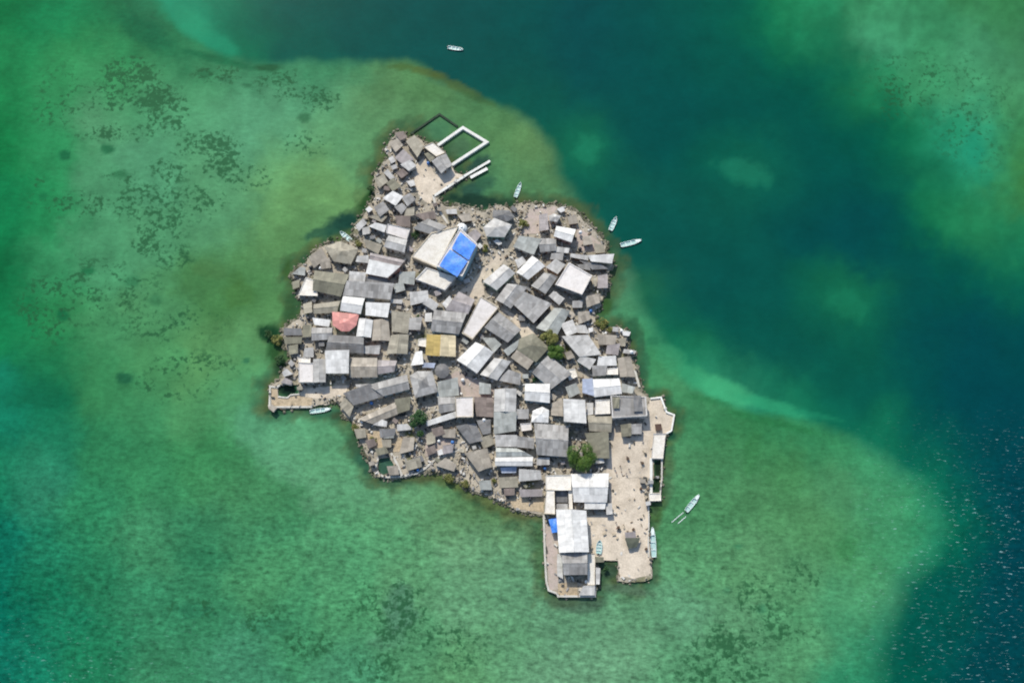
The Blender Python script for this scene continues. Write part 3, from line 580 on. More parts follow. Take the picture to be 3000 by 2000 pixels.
B = building
DATA = """T1 T 2.8 735 600 860 515 1000 680 900 830
T1 B 2.2 470 620 600 560 680 660 570 760
T1 N 2 560 470 690 450 740 540 640 580
T1 C 2.8 1000 680 1140 620 1330 770 1190 830
T1 G 3.2 1130 900 1340 790 1430 960 1270 1080
T1 O 2 1010 790 1110 760 1170 850 1100 910
T1 Q 2.6 560 850 690 730 850 880 690 950
T1 L 2.6 650 960 790 885 885 970 770 1045
T1 L 2 390 1080 450 1030 555 1150 500 1190
T1 T 2.2 250 1180 380 1110 450 1210 320 1310
T1 O 2.2 430 1240 530 1170 650 1290 520 1350
T1 L 2 730 1210 850 1190 870 1270 800 1290
T1 N 2 580 1080 680 1020 760 1090 660 1160
T1 L 2 460 860 525 825 570 900 505 935
T2 W 3 640 160 790 60 940 140 830 270
T2 G 3 930 150 1050 90 1135 180 1010 280
T2 G 2.8 820 300 930 240 1000 300 920 400
T2 G 3 500 300 640 220 730 340 590 440
T2 T 2.2 400 440 520 420 700 440 620 525
T2 W 2 370 330 430 290 480 330 420 380
T2 L 2.2 220 580 330 480 390 540 270 660
T2 L 2 320 620 420 600 440 700 330 720
T2 W 3 425 590 530 540 690 580 655 680
T2 P 3.4 720 560 1045 640 995 790 690 690
T2 L 4 730 735 1000 800 960 985 660 900
T2 T 2 340 790 620 880 560 1010 390 920
T2 N 2.3 830 440 1050 440 1050 600 850 580
T2 T 2.4 1000 330 1120 300 1110 420 960 440
T2 N 2.6 1125 420 1420 360 1450 470 1280 500
T2 G 3.2 1110 620 1330 480 1610 590 1440 730
T2 Q 2.4 1930 720 2060 640 2140 720 2060 830
T2 L 2 1600 340 1760 330 1770 400 1620 400
T2 B 2.2 1780 420 1960 390 2000 500 1860 520
T2 C 3.4 1090 1050 1380 700 1780 600 1460 1210
T2 C 3.4 1150 1400 1310 1230 1740 1370 1580 1560
T2 W 4.2 440 1110 890 1210 700 1370 385 1310
T2 Q 3 460 1000 960 1110 890 1200 440 1090
T2 L 3 250 1050 410 1040 420 1150 225 1130
T2 M 2.4 900 1300 1130 1290 1110 1480 880 1450
A T 3 690 640 940 570 1190 680 1080 900 830 860
A B 2.2 450 800 640 680 720 810 520 960
A B 1.9 600 850 760 820 780 960 640 980
A M 1.8 190 1060 310 960 390 960 380 1080
A C 2.6 290 1380 400 1120 530 1160 575 1390
A O 1.9 190 1180 300 1150 300 1260 200 1290
T4 O 3.4 650 230 1150 290 1030 610 620 520
T4 T 2.5 630 740 1020 690 970 860 630 880
T4 G 3.8 1150 390 1830 430 1780 660 1090 600
T4 L 3 1180 240 1420 260 1400 400 1160 380
T4 D 2.4 1440 310 1750 350 1730 440 1430 430
T4 W 4 1080 620 1395 650 1335 880 1035 830
T4 W 4 1430 720 1785 730 1745 935 1425 900
T4 M 2.4 1440 640 1540 640 1560 700 1440 710
T4 W 3 1320 960 1525 985 1495 1240 1280 1220
T4 B 2.8 1545 985 1760 980 1790 1290 1520 1285
T4 W 2.4 610 950 875 980 850 1080 640 1050
T4 G 3 600 1100 900 1100 890 1270 600 1290
T4 D 3.2 880 1210 1375 1240 1375 1480 820 1450
T4 G 2.2 1400 1380 1640 1370 1620 1500 1400 1490
T4 T 2.8 1825 850 2110 880 2060 1180 1830 1150
T4 T 2.8 1810 1220 2070 1210 2050 1490 1745 1490
T4 M 2.2 1840 440 1990 400 2020 520 1880 560
T4 L 2 1810 660 1980 670 1970 730 1810 720
T4 T 2 460 740 590 700 600 860 480 880
T4 O 2 460 1060 590 1060 580 1230 450 1240
T5 L 2.8 10 300 270 275 290 420 20 490
T5 L 2.6 150 430 320 390 440 480 380 580
T5 W 2.6 500 470 610 350 650 410 560 535
T5 Q 3.4 560 560 760 290 990 410 890 620
T5 G 3.6 390 570 860 620 745 925 335 880
T5 G 2.8 0 690 190 680 160 870 -10 860
T5 L 2.2 240 620 340 610 340 740 230 740
T5 C 2.2 140 1010 280 1000 255 1130 130 1110
T5 W 2.6 90 1210 190 1200 210 1390 20 1410
T5 U 2.2 210 1370 390 1380 370 1450 200 1440
T5 P 3.2 1090 370 1350 530 965 1000 815 910
T5 G 4 1160 830 1375 610 1695 865 1500 1050
T5 M 2.5 1115 990 1300 1000 1400 1095 1290 1210
T5 W 4.2 735 1325 1010 1065 1275 1215 1030 1520
T5 O 3.4 1690 1010 1890 930 2125 1140 1930 1350 1660 1170
T5 M 3 1440 1185 1690 1010 1640 1150 1510 1260
T5 B 3 1650 1180 1890 1350 1800 1470 1555 1290
T5 G 3 1330 400 1500 170 1790 220 1550 530
T5 G 4 1605 480 1760 305 2160 480 1895 750
T5 G 4 1870 190 2060 0 2260 60 2080 310
T5 L 2.6 2130 350 2240 290 2352 400 2280 480
T8 L 3.4 1350 240 1560 0 1800 50 1600 325
T8 G 2.6 1620 330 1780 180 1960 240 1950 400
T3 L 3.4 90 1430 390 1180 560 1310 290 1560
T3 W 3.4 600 1290 830 1050 1020 1200 770 1400
T3 L 2.4 570 1110 680 1060 740 1130 620 1230
T3 L 3.2 1045 1215 1190 1100 1335 1185 1220 1315
T3 P 5 1200 1480 1400 1160 1735 1350 1590 1625
T3 G 2.4 1520 1180 1680 1170 1720 1260 1560 1240
T3 W 3.4 1690 1040 2075 1020 2045 1155 1740 1125
T3 L 3 1430 1010 1690 1040 1680 1110 1420 1060
T3 D 2 1560 1120 1880 1180 1990 1240 1760 1250
T3 L 3.6 90 610 250 470 510 570 400 750 140 740
T3 D 3 240 340 480 350 560 450 430 520 230 450
T3 W 1.8 240 820 300 790 370 850 320 880
T3 W 4 1170 740 1210 590 1490 640 1430 830
T3 L 2.8 1090 430 1160 400 1270 430 1210 520 1100 500
T3 W 1.9 1210 330 1300 290 1335 350 1270 380
T3 M 3.2 550 900 640 750 960 790 850 1020
T3 G 3 930 780 1190 780 1190 960 960 980
T3 L 2.6 1180 900 1400 930 1380 1000 1180 980
T3 G 2.4 1130 1010 1310 1000 1290 1110 1110 1090
T3 Q 2.2 940 420 1060 400 1080 640 940 660
T3 B 2 1380 450 1500 420 1530 540 1400 560
T3 B 2.2 1600 760 1720 740 1760 860 1620 880
T3 T 2 1780 860 1920 880 1940 990 1800 1000
E Q 2.5 800 850 1010 820 1020 1120 790 1120
E B 2.3 640 1310 850 1260 850 1420 620 1400
E T 2 690 900 770 880 770 1080 680 1090
T6 L 2.8 570 90 640 20 800 130 720 220
T6 G 2.5 930 170 1080 160 1070 265 925 265
T6 B 2.4 1130 100 1330 60 1340 190 1150 260
T6 M 3.2 380 570 650 280 880 320 680 690
T6 L 3.2 745 520 925 460 1000 640 840 700
T6 L 3.6 775 710 1160 700 1350 985 1030 1010
T6 L 3.2 1000 1085 1060 1010 1280 1060 1190 1210
T6 B 2.6 1010 340 1180 330 1190 450 1020 520
T6 L 2.2 960 540 1120 540 1180 660 1010 650
T6 W 2 1170 585 1240 570 1240 630 1180 650
T6 W 3.2 1330 1020 1580 1010 1600 1150 1310 1150
T6 G 2.8 1230 1160 1450 1160 1430 1300 1240 1310
T6 C 2.4 1460 1200 1620 1180 1620 1290 1450 1290
T6 B 2.8 1310 680 1600 700 1570 830 1330 830
T6 Q 2.6 1460 850 1650 820 1620 990 1440 970
T6 T 2 1640 740 1750 730 1730 860 1650 850
T6 W 1.8 1690 630 1815 640 1790 700 1700 690
T6 L 1.6 1720 900 1900 930 1870 980 1700 960
T6 B 3 1620 1050 1810 1020 1880 1320 1660 1320
T6 G 3.6 320 1260 560 1005 905 1280 600 1500
T6 B 2 800 960 900 930 960 1030 850 1060
T6 C 2 820 1230 960 1200 1000 1320 880 1380
T9 W 4 990 60 1370 50 1410 270 1010 320
T9 U 4 820 60 970 50 1010 310 820 260
T9 W 4.5 -50 130 310 130 305 410 -60 370
T9 W 5.6 530 370 850 380 870 720 540 700
T9 C 3.4 1020 380 1230 370 1240 580 1010 590
T9 L 2.4 880 420 980 420 980 590 880 600
T9 T 2.8 900 610 1260 620 1250 860 930 840
T9 O 3 860 890 1205 870 1220 1260 1000 1250
T9 O 2.5 1400 740 1560 740 1560 920 1420 930
T9 G 2.5 1560 750 1720 740 1720 890 1565 890
T9 G 4 90 740 590 780 575 1230 130 1200
T9 W 3.6 60 540 200 480 300 530 290 715 40 705
T9 L 2.4 120 1260 310 1255 310 1360 120 1370
T9 B 2.2 340 430 500 360 520 620 340 600
T9 M 2.6 560 180 720 120 780 260 620 340
T9 L 2.2 1000 1240 1120 1220 1150 1330 1010 1350
T9 M 2.4 1420 120 1620 180 1580 270 1430 250
T8 G 4 270 270 380 200 600 200 680 500 350 590
T7 G 3 1730 930 2300 775 2340 990 1960 1090
T7 D 2.8 1350 1060 1740 920 1940 1100 1500 1230
T7 T 2 1280 1230 1380 1110 1490 1260 1430 1410
T7 B 3 1440 515 1845 520 1850 800 1450 805
T7 Q 2.8 1855 550 2150 560 2110 720 1870 760
T7 W 5 1070 420 1420 410 1410 740 1080 740
T7 P 3.4 660 590 875 600 870 880 660 880
T7 L 3.5 880 540 1070 545 1060 875 880 880
T7 C 2.4 640 505 830 520 830 590 660 590
T7 L 2 400 740 470 680 560 760 430 800
T7 Q 2 380 890 450 820 560 870 540 925
T7 O 2.2 430 200 700 195 690 290 450 300
T7 D 2.2 440 60 690 70 700 165 430 165
T7 O 2 500 330 640 310 640 440 510 460
T7 L 2.2 750 370 880 360 880 500 720 500
T7 W 1.8 930 540 1030 530 1040 580 930 590
T7 L 2 1530 920 1730 910 1720 960 1540 960
T8 M 2.6 700 370 990 300 1010 560 690 590
T8 G 2.8 700 600 955 590 955 790 720 830
T8 P 5 970 600 1230 590 1230 890 980 890
T8 W 2.8 520 960 955 815 970 900 540 1030
T8 N 2.5 1255 600 1540 610 1540 890 1290 880
T8 D 2.2 980 1040 1270 1000 1390 1250 1180 1295
T8 D 2 1290 950 1500 940 1500 1140 1380 1160
T8 L 3.5 1570 480 1890 470 1880 820 1560 800
T8 M 3.2 1560 830 1890 830 1880 1100 1560 1150
T8 G 2.6 1900 780 2080 780 2080 920 1900 920
T8 P 2 1960 1000 2120 990 2130 1090 1980 1110
T8 M 2.2 1330 370 1500 400 1500 540 1330 540
T8 G 2 40 640 240 600 280 740 60 790
T10 B 2.2 270 400 820 150 850 330 480 470
T10 O 2.2 825 110 1060 70 1040 260 850 320
T10 L 2 490 490 580 400 700 440 690 520
T10 D 2 590 560 830 550 810 650 600 690
T10 M 1.9 660 620 800 610 800 690 650 700
T10 B 1.7 950 690 1120 690 1100 880 890 930
T10 L 2 860 490 1010 480 1090 560 860 585
T10 B 1.8 1530 570 1750 560 1740 690 1560 680
T10 T 1.8 1300 640 1420 590 1440 760 1310 800
T10 Q 1.8 1560 810 1720 790 1700 910 1560 940
T10 B 3 1900 930 2230 860 2300 1130 2100 1200
T10 B 2 1440 1110 1600 1000 1760 1100 1720 1200
T10 T 1.8 980 1050 1200 990 1230 1130 1020 1190
T10 W 1.8 1470 890 1540 860 1560 940 1490 960
T10 T 1.8 200 560 360 560 380 680 240 700
T10 N 1.8 370 740 500 700 540 800 420 850
T10 O 1.8 520 860 680 830 720 920 560 960
T10 D 1.8 1080 1010 1230 960 1270 1040 1120 1090
T10 T 1.8 620 720 760 720 760 830 640 840
T10 B 1.8 700 1130 860 1120 880 1250 740 1260
T10 N 1.8 1300 860 1430 800 1450 910 1330 960
T8 N 2 600 1080 760 1040 800 1150 640 1200
T11 T 2 30 180 200 120 250 260 90 330
T11 L 3.2 270 130 590 130 580 300 280 300
T11 G 3.2 595 145 860 180 850 330 600 305
T11 W 4 280 470 830 460 820 595 280 590
T11 M 3.8 290 320 590 330 820 445 290 460
T11 U 2 350 625 590 610 580 700 370 705
T11 L 3 640 650 950 670 970 800 635 830
T11 M 2 20 830 190 820 210 960 40 960
T11 T 2.2 330 780 600 765 610 920 340 930
T11 N 2 400 950 560 940 560 1040 410 1050
T11 Q 2 640 960 980 960 980 1060 660 1070
T11 C 4 1050 750 1420 740 1420 965 1050 965
T11 C 4 1050 970 1170 970 1180 1330 1020 1320
T11 D 1.8 1195 985 1370 985 1370 1150 1195 1150
T11 L 2.4 1210 1180 1370 1180 1380 1290 1210 1290
T11 C 3 1385 970 1440 970 1450 1250 1395 1250
T11 W 3.4 1440 730 1990 720 1960 1145 1480 1140
T11 W 2.8 1640 1155 1950 1155 1940 1255 1640 1255
T11 L 2 1960 1180 2050 1170 2060 1330 1970 1340
T12 G 4.4 500 620 880 615 880 945 540 950
T12 L 1.6 430 650 500 640 520 1010 430 960
T12 L 1.6 1020 850 1090 860 1080 1095 1025 1095
T12 C 1.6 900 640 1010 640 1005 1105 895 1105
T12 L 1.4 830 1130 1000 1110 1000 1265 770 1265
T12 Q 1.4 1470 310 1620 300 1640 390 1480 390
T12 O 2 1010 680 1140 690 1140 760 1020 765
"""
DIRECT = {}
for ln in DATA.strip().split('\n'):
    p = ln.split(); v = [float(x) for x in p[3:]]
    B(p[0], p[1], float(p[2]), list(zip(v[0::2], v[1::2])))
# the ones with a look of their own
B('T4', 'R', 3.6, [(915,860),(1310,890),(1265,1060),(1160,1145),(1050,1145),(920,1055)], 'hip', 'pink tiled roof with a rounded front, between white roofs on the west side', 'pavilion', 'pavilion')
B('T12', 'W', 5.2, [(425,-25),(865,-10),(905,590),(470,600)], 'gable', 'long white gabled hall at the south end, above the grey roof', 'hall', 'hall', wall=WALLS[0])
r_ = B('T5', 'Y', 3.4, [(270,950),(480,955),(462,1262),(250,1250)], 'mono', 'ochre yellow sheet roof beside its straw-coloured twin, near the island centre')
B('T5', 'H', 3.2, [(486,956),(700,965),(700,1270),(468,1262)], 'mono', 'straw-coloured striped roof joined to the right of the ochre yellow roof')
B('T2', 'P', 6.6, [(1820,640),(2070,870),(1850,1340),(1470,1190)], 'flat', 'tall white block whose flat roof carries the two blue tarpaulins', 'apartment_block', 'building', wall=WALLS[3])
blockh = 6.6+GZ
# round hut, domes and canopy
cx, cy = px_('T8', 760, 190)
B('P', 'D', 2.6, [(cx+21*math.cos(a*math.pi/5), cy+21*math.sin(a*math.pi/5)) for a in range(10)], 'hip', 'round dark grey hut with a conical roof, below the yellow roof', 'round_hut', 'hut')
# white-framed roof terrace by the east quay
root = B('T9', 'G', 4.6, [(1262,315),(1775,335),(1795,610),(1285,640)], 'flat', 'white-rimmed roof terrace with grey awnings, left of the east quay', 'house', 'house', wall=WALLS[0])
def awning(t, L, z, mat, name, label, cat, sag=.35, group=None):
    S = srt(T(t, L)); P = [G(x, y, z) for x, y in S]; c = sum(P, Vector())/4; m = MB(); n = 8
    top = {}
    for i in range(n+1):
        for j in range(n+1):
            u, v = i/n, j/n; p = P[0]*(1-u)*(1-v)+P[1]*u*(1-v)+P[2]*u*v+P[3]*(1-u)*v
            top[i, j] = p+Vector((0, 0, sag*(1-abs(2*v-1))+.08*math.sin(9*u+5*v)))
    for i in range(n):
        for j in range(n):
            f = [top[i, j], top[i+1, j], top[i+1, j+1], top[i, j+1]]
            if (f[1]-f[0]).cross(f[2]-f[0]).z < 0: f = f[::-1]
            m.face(f); m.face([p-Vector((0, 0, .03)) for p in f[::-1]])
    r = empty(name, (c.x, c.y, z)); tag(r, label, cat, group); m.build('sheet', mat, r, tuple(r.location), smooth=True, merge=True)
    return r, P
def posts(r, P, z0, z1):
    c = sum(P, Vector())/4
    for p in P:
        q_ = p.lerp(c, .06); m = MB(); m.box((q_.x, q_.y, z0), .1, .1, z1-z0); m.build('pole', M_wood, r, tuple(r.location))
for L, lb in (([(1735,745),(1890,715),(2045,880),(1990,1010),][:4], 'upper blue tarpaulin on the tall white block'), ([(1590,1065),(1770,1020),(1885,1180),(1800,1310)][:4], 'lower blue tarpaulin on the tall white block')):
    pass
for L, lb in (([(1690,930),(1825,680),(2062,880),(1955,1110)], 'upper blue tarpaulin on the tall white block, the one further north-east'),
              ([(1500,1190),(1665,945),(1935,1125),(1775,1365)], 'lower blue tarpaulin on the tall white block, beside its south corner')):
    r, P = awning('T2', L, blockh+.75, M_tarp, 'tarpaulin', lb, 'tarpaulin', .5, 'blue tarpaulins on the white block'); posts(r, P, blockh, blockh+.75)
r, P = awning('T12', [(300,110),(450,70),(462,300),(350,315)], 3.4, M_tarp, 'tarpaulin', 'small blue tarpaulin strung along the left side of the long white hall', 'tarpaulin', .3); posts(r, P, GZ, 3.4)
for i, L in enumerate(([(1275,330),(1390,330),(1380,500),(1290,500)], [(1595,300),(1715,305),(1735,545),(1605,550)])):
    r, P = awning('T9', L, 4.6+GZ+.9, RM['D'][0] if i else RM['O'][0], 'awning', ['olive awning at the left end of the white-rimmed roof terrace', 'dark grey awning at the right end of the white-rimmed roof terrace'][i], 'awning', .1, 'awnings on the roof terrace'); posts(r, P, 4.6+GZ, 5.5+GZ)
r, P = awning('T12', [(1470,395),(1705,385),(1650,530),(1520,560)], GZ+1.7, plain('shade_net', (.075, .085, .06), .8), 'shade_net', 'dark green shade net propped low on the plaza near its south end', 'shade net', .3); posts(r, P, GZ, GZ+1.7)
m = MB(); p = G(*px_('T2', 1840, 610), 3.4); m.lathe([(0, 3.6), (1.2, 3.4), (2.0, 2.6), (2.3, 1.6), (2.3, 0)], 18)
r = empty('cistern', (p.x, p.y, GZ)); m.build('tank', M_tankw, r, smooth=True); m = MB(); m.lathe([(0, 3.95), (.4, 3.9), (.45, 3.5)], 12); m.build('lid', M_tankw, r)
tag(r, 'round white domed cistern at the top corner of the tall white block', 'cistern')

# ------------------------------------------------------------------ quay walls, jetties, pens
def strip(pts_, w_, z0, z1, mat, name, label, cat, group=None, post=False):
    m = MB(); Q = [Vector(G(*p, z1)) for p in pts_]; c = sum(Q, Vector())/len(Q); root = empty(name, (c.x, c.y, 0)); tag(root, label, cat, group)
    org = (c.x, c.y, 0)
    Lf, Rt = [], []
    for i, p in enumerate(Q):
        d1 = (Q[i]-Q[i-1]).normalized() if i else (Q[1]-Q[0]).normalized(); d2 = (Q[i+1]-Q[i]).normalized() if i < len(Q)-1 else d1
        t = (d1+d2).normalized(); nn = Vector((-t.y, t.x, 0)); k_ = 1/max(.4, t.dot(d1)); Lf.append(p+nn*w_/2*k_); Rt.append(p-nn*w_/2*k_)
    poly = Lf+Rt[::-1]
    for i in range(len(Q)-1):
        m.prism([tuple(Lf[i])[:2], tuple(Rt[i])[:2], tuple(Rt[i+1])[:2], tuple(Lf[i+1])[:2]], z0, z1)
    m.build('deck' if post else 'wall', mat, root, org)
    if post:
        for i in range(len(Q)-1):
            L_ = (Q[i+1]-Q[i]).length; n = max(2, int(L_/3))
            for k_ in range(n+1):
                p = Q[i].lerp(Q[i+1], k_/n); a = MB(); a.box((p.x, p.y, -1), .25, .25, z0+1-.003); a.build('post', M_wood, root, org)
    return root
strip(T('T1', [(1215,655),(1600,385),(1965,605),(1430,955)]), 1.15, -.8, 1.15, M_conwhite, 'pen_wall', 'whitewashed wall enclosing the square sea pen, open to the plaza', 'wall')
strip(T('T1', [(800,480),(1240,180),(1520,370)]), .8, -.8, .55, M_concdark, 'pen_wall', 'dark weed-covered low wall of the outer sea pen at the north tip', 'wall')
strip(T('T1', [(1150,1435),(1650,1110),(2015,895)]), 1.0, .75, 1.0, M_conwhite, 'jetty', 'long pale narrow jetty reaching into the water from the north plaza', 'jetty', post=True)
strip(T('T1', [(1715,1150),(1975,1010)]), 1.25, .8, 1.02, M_conwhite, 'jetty', 'short pale jetty lying below the end of the long one', 'jetty', post=True)
strip(T('T2', [(1405,110),(1440,260),(1640,560)]), .9, .3, 1.0, M_conc, 'causeway_wall', 'pale low wall running down the causeway south of the north plaza', 'wall')
strip(T('T7', [(385,905),(320,960),(215,950),(205,1262),(860,1262)]), .7, -.6, 1.0, M_conc, 'seawall', 'pale seawall around the west pool corner', 'seawall')
strip(T('T7', [(335,1108),(480,1120),(530,1075),(670,1065)]), .5, -.5, .95, M_conc, 'pool_wall', 'thin pale wall on the lower rim of the west pool', 'wall')
strip(T('T10', [(760,920),(860,1100),(930,1270)]), .9, -.3, 1.3, M_conc, 'basin_wall', 'pale wall on the right side of the south-west basin', 'wall')
strip(T('T10', [(560,1000),(530,1130),(560,1230),(660,1290),(910,1282),(1150,1232),(1290,1150),(1450,1010),(1850,855)]), .7, -.5, .95, M_conc, 'seawall', 'long grey seawall running from the south-west basin up between the yards', 'seawall')
strip(T('T12', [(225,30),(240,600),(265,1050),(300,1190),(430,1240),(445,1283),(1010,1283),(1012,1100)]), .7, -.6, 1.15, M_conc, 'seawall', 'pale seawall edging the south-west point below the long white hall', 'seawall')
strip(T('T9', [(1860,350),(2020,330),(2105,555),(2222,600),(2180,840),(2100,885)]), .6, -.6, 1.2, M_conwhite, 'seawall', 'white parapet round the terrace at the east quay corner', 'seawall')
strip(T('S', [(1045,740),(1050,1060),(1040,1400),(1045,1568)]), .5, -.6, 1.0, M_conc, 'seawall', 'pale quay edge along the lower right of the open plaza', 'seawall')
strip(T('S', [(1250,60),(1250,350),(1225,600)]), .45, -.6, 1.05, M_conc, 'quay_wall', 'narrow outer wall of the two dark quay basins', 'wall')
strip(T('S', [(1085,60),(1085,600)]), 1.0, -.3, 1.06, M_conwhite, 'quay_wall', 'white inner kerb of the two dark quay basins', 'wall')
strip(T('T6', [(1880,1220),(1950,1480)]), .8, -.5, 1.1, M_conc, 'seawall', 'short pale seawall above the east quay terrace', 'seawall')
B('T9', 'C', 1.1, [(1905,885),(2092,885),(2052,1275),(1872,1270)], 'flat', 'long white slab deck on the east quay beside the plaza', 'quay_deck', 'deck', openings=False, wall=WALLS[0])
B('S', 'C', 1.0, [(1050,600),(1230,600),(1238,712),(1060,718)], 'flat', 'square white landing at the end of the quay basins', 'landing', 'landing', openings=False, wall=WALLS[0])
m = MB(); p = G(*px_('T9', 1980, 790), 1.6); 
r = empty('kiosk', (p.x, p.y, GZ)); m.box((0, 0, 0), 2.0, 2.0, 1.2, .1); m.build('wall', M_wood, r); m = MB(); m.box((0, 0, 1.2), 2.4, 2.4, .1, .1); m.build('roof', plain('brown_lid', (.07, .035, .02)), r)
tag(r, 'small dark brown kiosk on the white east quay terrace', 'kiosk')

# ------------------------------------------------------------------ boats
def boat(x0, y0, x1, y1, wm, label, z=.0, mat=M_boat, group='small white boats around the island'):
    a, b = G(x0, y0, .4), G(x1, y1, .4); L = (b-a).length; c = (a+b)/2; root = empty('boat', (c.x, c.y, z), math.atan2(b.y-a.y, b.x-a.x)); tag(root, label, 'boat', group)
    st_ = [(-.5, .80, .62), (-.35, .95, .55), (-.1, 1, .5), (.15, .95, .52), (.32, .72, .6), (.43, .38, .7), (.5, .02, .82)]
    O, I = [], []
    for t, wf, hz in st_:
        hw = wm/2*wf; O.append([(t*L, -hw, hz), (t*L*.97, -hw*.62, -.25), (t*L*.97, hw*.62, -.25), (t*L, hw, hz)])
        hi = max(hw-.1, .005); I.append([(t*L*.96, -hi, hz), (t*L*.93, -hi*.7, .08), (t*L*.93, hi*.7, .08), (t*L*.96, hi, hz)])
    m = MB()
    for k_ in range(len(st_)-1):
        A_, B_, C_, D_ = O[k_], O[k_+1], I[k_], I[k_+1]
        for i in range(3): m.face([A_[i], B_[i], B_[i+1], A_[i+1]][::-1])
        m.face([A_[0], B_[0], D_[0], C_[0]]); m.face([A_[3], B_[3], D_[3], C_[3]][::-1])
    m.face(O[0]); m.face([O[0][0], O[0][3], I[0][3], I[0][0]]); h_ = m.build('hull', mat, root)
    m = MB()
    for k_ in range(len(st_)-1):
        for i in range(3): m.face([I[k_][i], I[k_+1][i], I[k_+1][i+1], I[k_][i+1]])
    m.face(I[0][::-1]); m.build('inside', M_boatin, h_)
    for t in (-.25, .0, .22): m = MB(); m.box((t*L, 0, .36), .28, wm*.82, .05); m.build('bench', M_boat, root)
    m = MB(); m.box((-.5*L-.12, 0, .35), .42, .3, .5); m.box((-.5*L-.12, 0, -.4), .12, .1, .75); m.build('outboard_motor', M_motor, root)
    if L > 7: m = MB(); m.box((.33*L, 0, .60), L*.22, wm*.5, .05); m.build('foredeck', M_boat, root)
    return root
boat(1312,139,1357,146,1.7,'white boat alone in the deep channel far above the island')
boat(1510,578,1526,534,1.7,'white boat afloat above the yellow bush, in the shallow bay')
boat(1788,675,1806,635,1.9,'pale boat standing almost upright in the photo, upper of the two off the north-east shore')
boat(1818,719,1880,703,2.0,'long pale boat lying almost level, lower of the two off the north-east shore')
boat(2010,1497,2049,1448,1.9,'slim white boat slanting alone in the shallows right of the plaza')
boat(908,1206,970,1197,1.7,'pale narrow boat moored below the west seawall')
boat(1028,705,996,678,1.9,'white boat by the dark north-west shore')
boat(1916,1632,1911,1542,2.0,'longest white boat, moored upright along the plaza quay')
boat(1753,1622,1757,1582,2.2,'pale blue boat drawn up on the paving beside the south cove', z=GZ+.25, mat=plain('boat_pale_blue', (.5, .68, .72), .4, .05))
boat(1843,976,1822,970,1.2,'small pale boat pulled onto rocks of the east shore', z=.2)
for i, (a, b) in enumerate((((1968,1529),(2002,1500)), ((1986,1533),(2010,1512)))):
    A_, B_ = G(*a, .1), G(*b, .1); c = (A_+B_)/2; r = empty('mooring_line', (c.x, c.y, .06)); m = MB(); m.box((0, 0, 0), (B_-A_).length, .22, .06, math.atan2((B_-A_).y, (B_-A_).x)); m.build('rope', M_boat, r)
    tag(r, ['upper pale floating line trailing behind the slanting boat', 'lower pale floating line trailing behind the slanting boat'][i], 'mooring line', 'floating lines')

# ------------------------------------------------------------------ plants
def leaf_mat(name, c1, c2):
    q = NT(name); a = q.mix(q.ramp(q.noise(q.geo(), .7, 3), .38, .62), c1, c2)
    q.l(a, q.b.inputs['Base Color']); q.b.inputs['Roughness'].default_value = .6; q.b.inputs['Specular IOR Level'].default_value = .2
    return q.m
LEAF = leaf_mat('leaves_green', (.05, .11, .02), (.085, .15, .025)); LEAFY = leaf_mat('leaves_olive', (.12, .14, .035), (.21, .20, .06)); LEAFD = leaf_mat('leaves_dark', (.025, .07, .025), (.045, .10, .03))
BARK = plain('bark', (.12, .09, .06), .9, .3)
def tree(px, py, rpx, h, mat, label, name='tree', cat='tree', n=2600, seed=1, group=None):
    r_ = random.Random(seed); p = G(px, py, GZ+h*.6); rad = rpx*.13; root = empty(name, (p.x, p.y, GZ)); tag(root, label, cat, group)
    tr = MB(); tr.lathe([(rad*.09+.06, -.1), (rad*.06+.04, h*.35), (.05, h*.7)], 8)
    for k_ in range(5):
        a = k_*1.26+r_.random(); e = Vector((math.cos(a)*rad*.6, math.sin(a)*rad*.6, h*.72)); s_ = Vector((0, 0, h*.32))
        u = (e-s_).normalized(); v = u.orthogonal().normalized()*(rad*.03+.03); w2 = u.cross(v)
        ring = [s_+v, s_+w2, s_-v, s_-w2]; ring2 = [e+v*.4, e+w2*.4, e-v*.4, e-w2*.4]
        for i in range(4): tr.face([ring[i], ring[(i+1) % 4], ring2[(i+1) % 4], ring2[i]])
    tr.build('trunk' if name == 'tree' else 'stem', BARK, root)
    cl = []
    for k_ in range(16):
        a = r_.random()*6.28; d = math.sqrt(r_.random())*rad*.72; cl.append((Vector((math.cos(a)*d*1.05, math.sin(a)*d*.95, h*(.55+.3*r_.random()*(1-d/rad*.5)))), rad*r_.uniform(.25, .42)))
    cr = MB()
    for k_ in range(n):
        c, rr = r_.choice(cl); d = Vector((r_.gauss(0, 1), r_.gauss(0, 1), r_.gauss(0, .8))); d.normalize(); q_ = c+d*rr*(.55+.5*r_.random()**.5)
        s_ = r_.uniform(.10, .22)*(1 if rad > 2 else .7); nn = (d+Vector((r_.uniform(-.7, .7), r_.uniform(-.7, .7), .5))).normalized(); u = nn.orthogonal().normalized(); v = nn.cross(u)
        an = r_.random()*6.28; u, v = u*math.cos(an)+v*math.sin(an), v*math.cos(an)-u*math.sin(an)
        cr.face([q_+u*s_*1.4, q_+v*s_, q_-u*s_*1.4, q_-v*s_])
    cr.build('crown', mat, root); return root
def tt(t, x, y): return px_(t, x, y)
tree(*tt('T9', 800, 1260), 44, 8, LEAF, 'largest green tree, its round crown by the left edge of the plaza', n=7000, seed=2)
tree(*tt('T6', 560, 740), 27, 5.5, LEAFY, 'upper left of the twin green trees among grey roofs', n=4600, seed=3)
tree(*tt('T6', 680, 950), 26, 5.5, LEAF, 'lower right of the twin green trees among grey roofs', n=4600, seed=4)
tree(*tt('T8', 380, 930), 28, 6, LEAFD, 'dark green tree left of the white plank roof in the south-west yards', n=5000, seed=5)
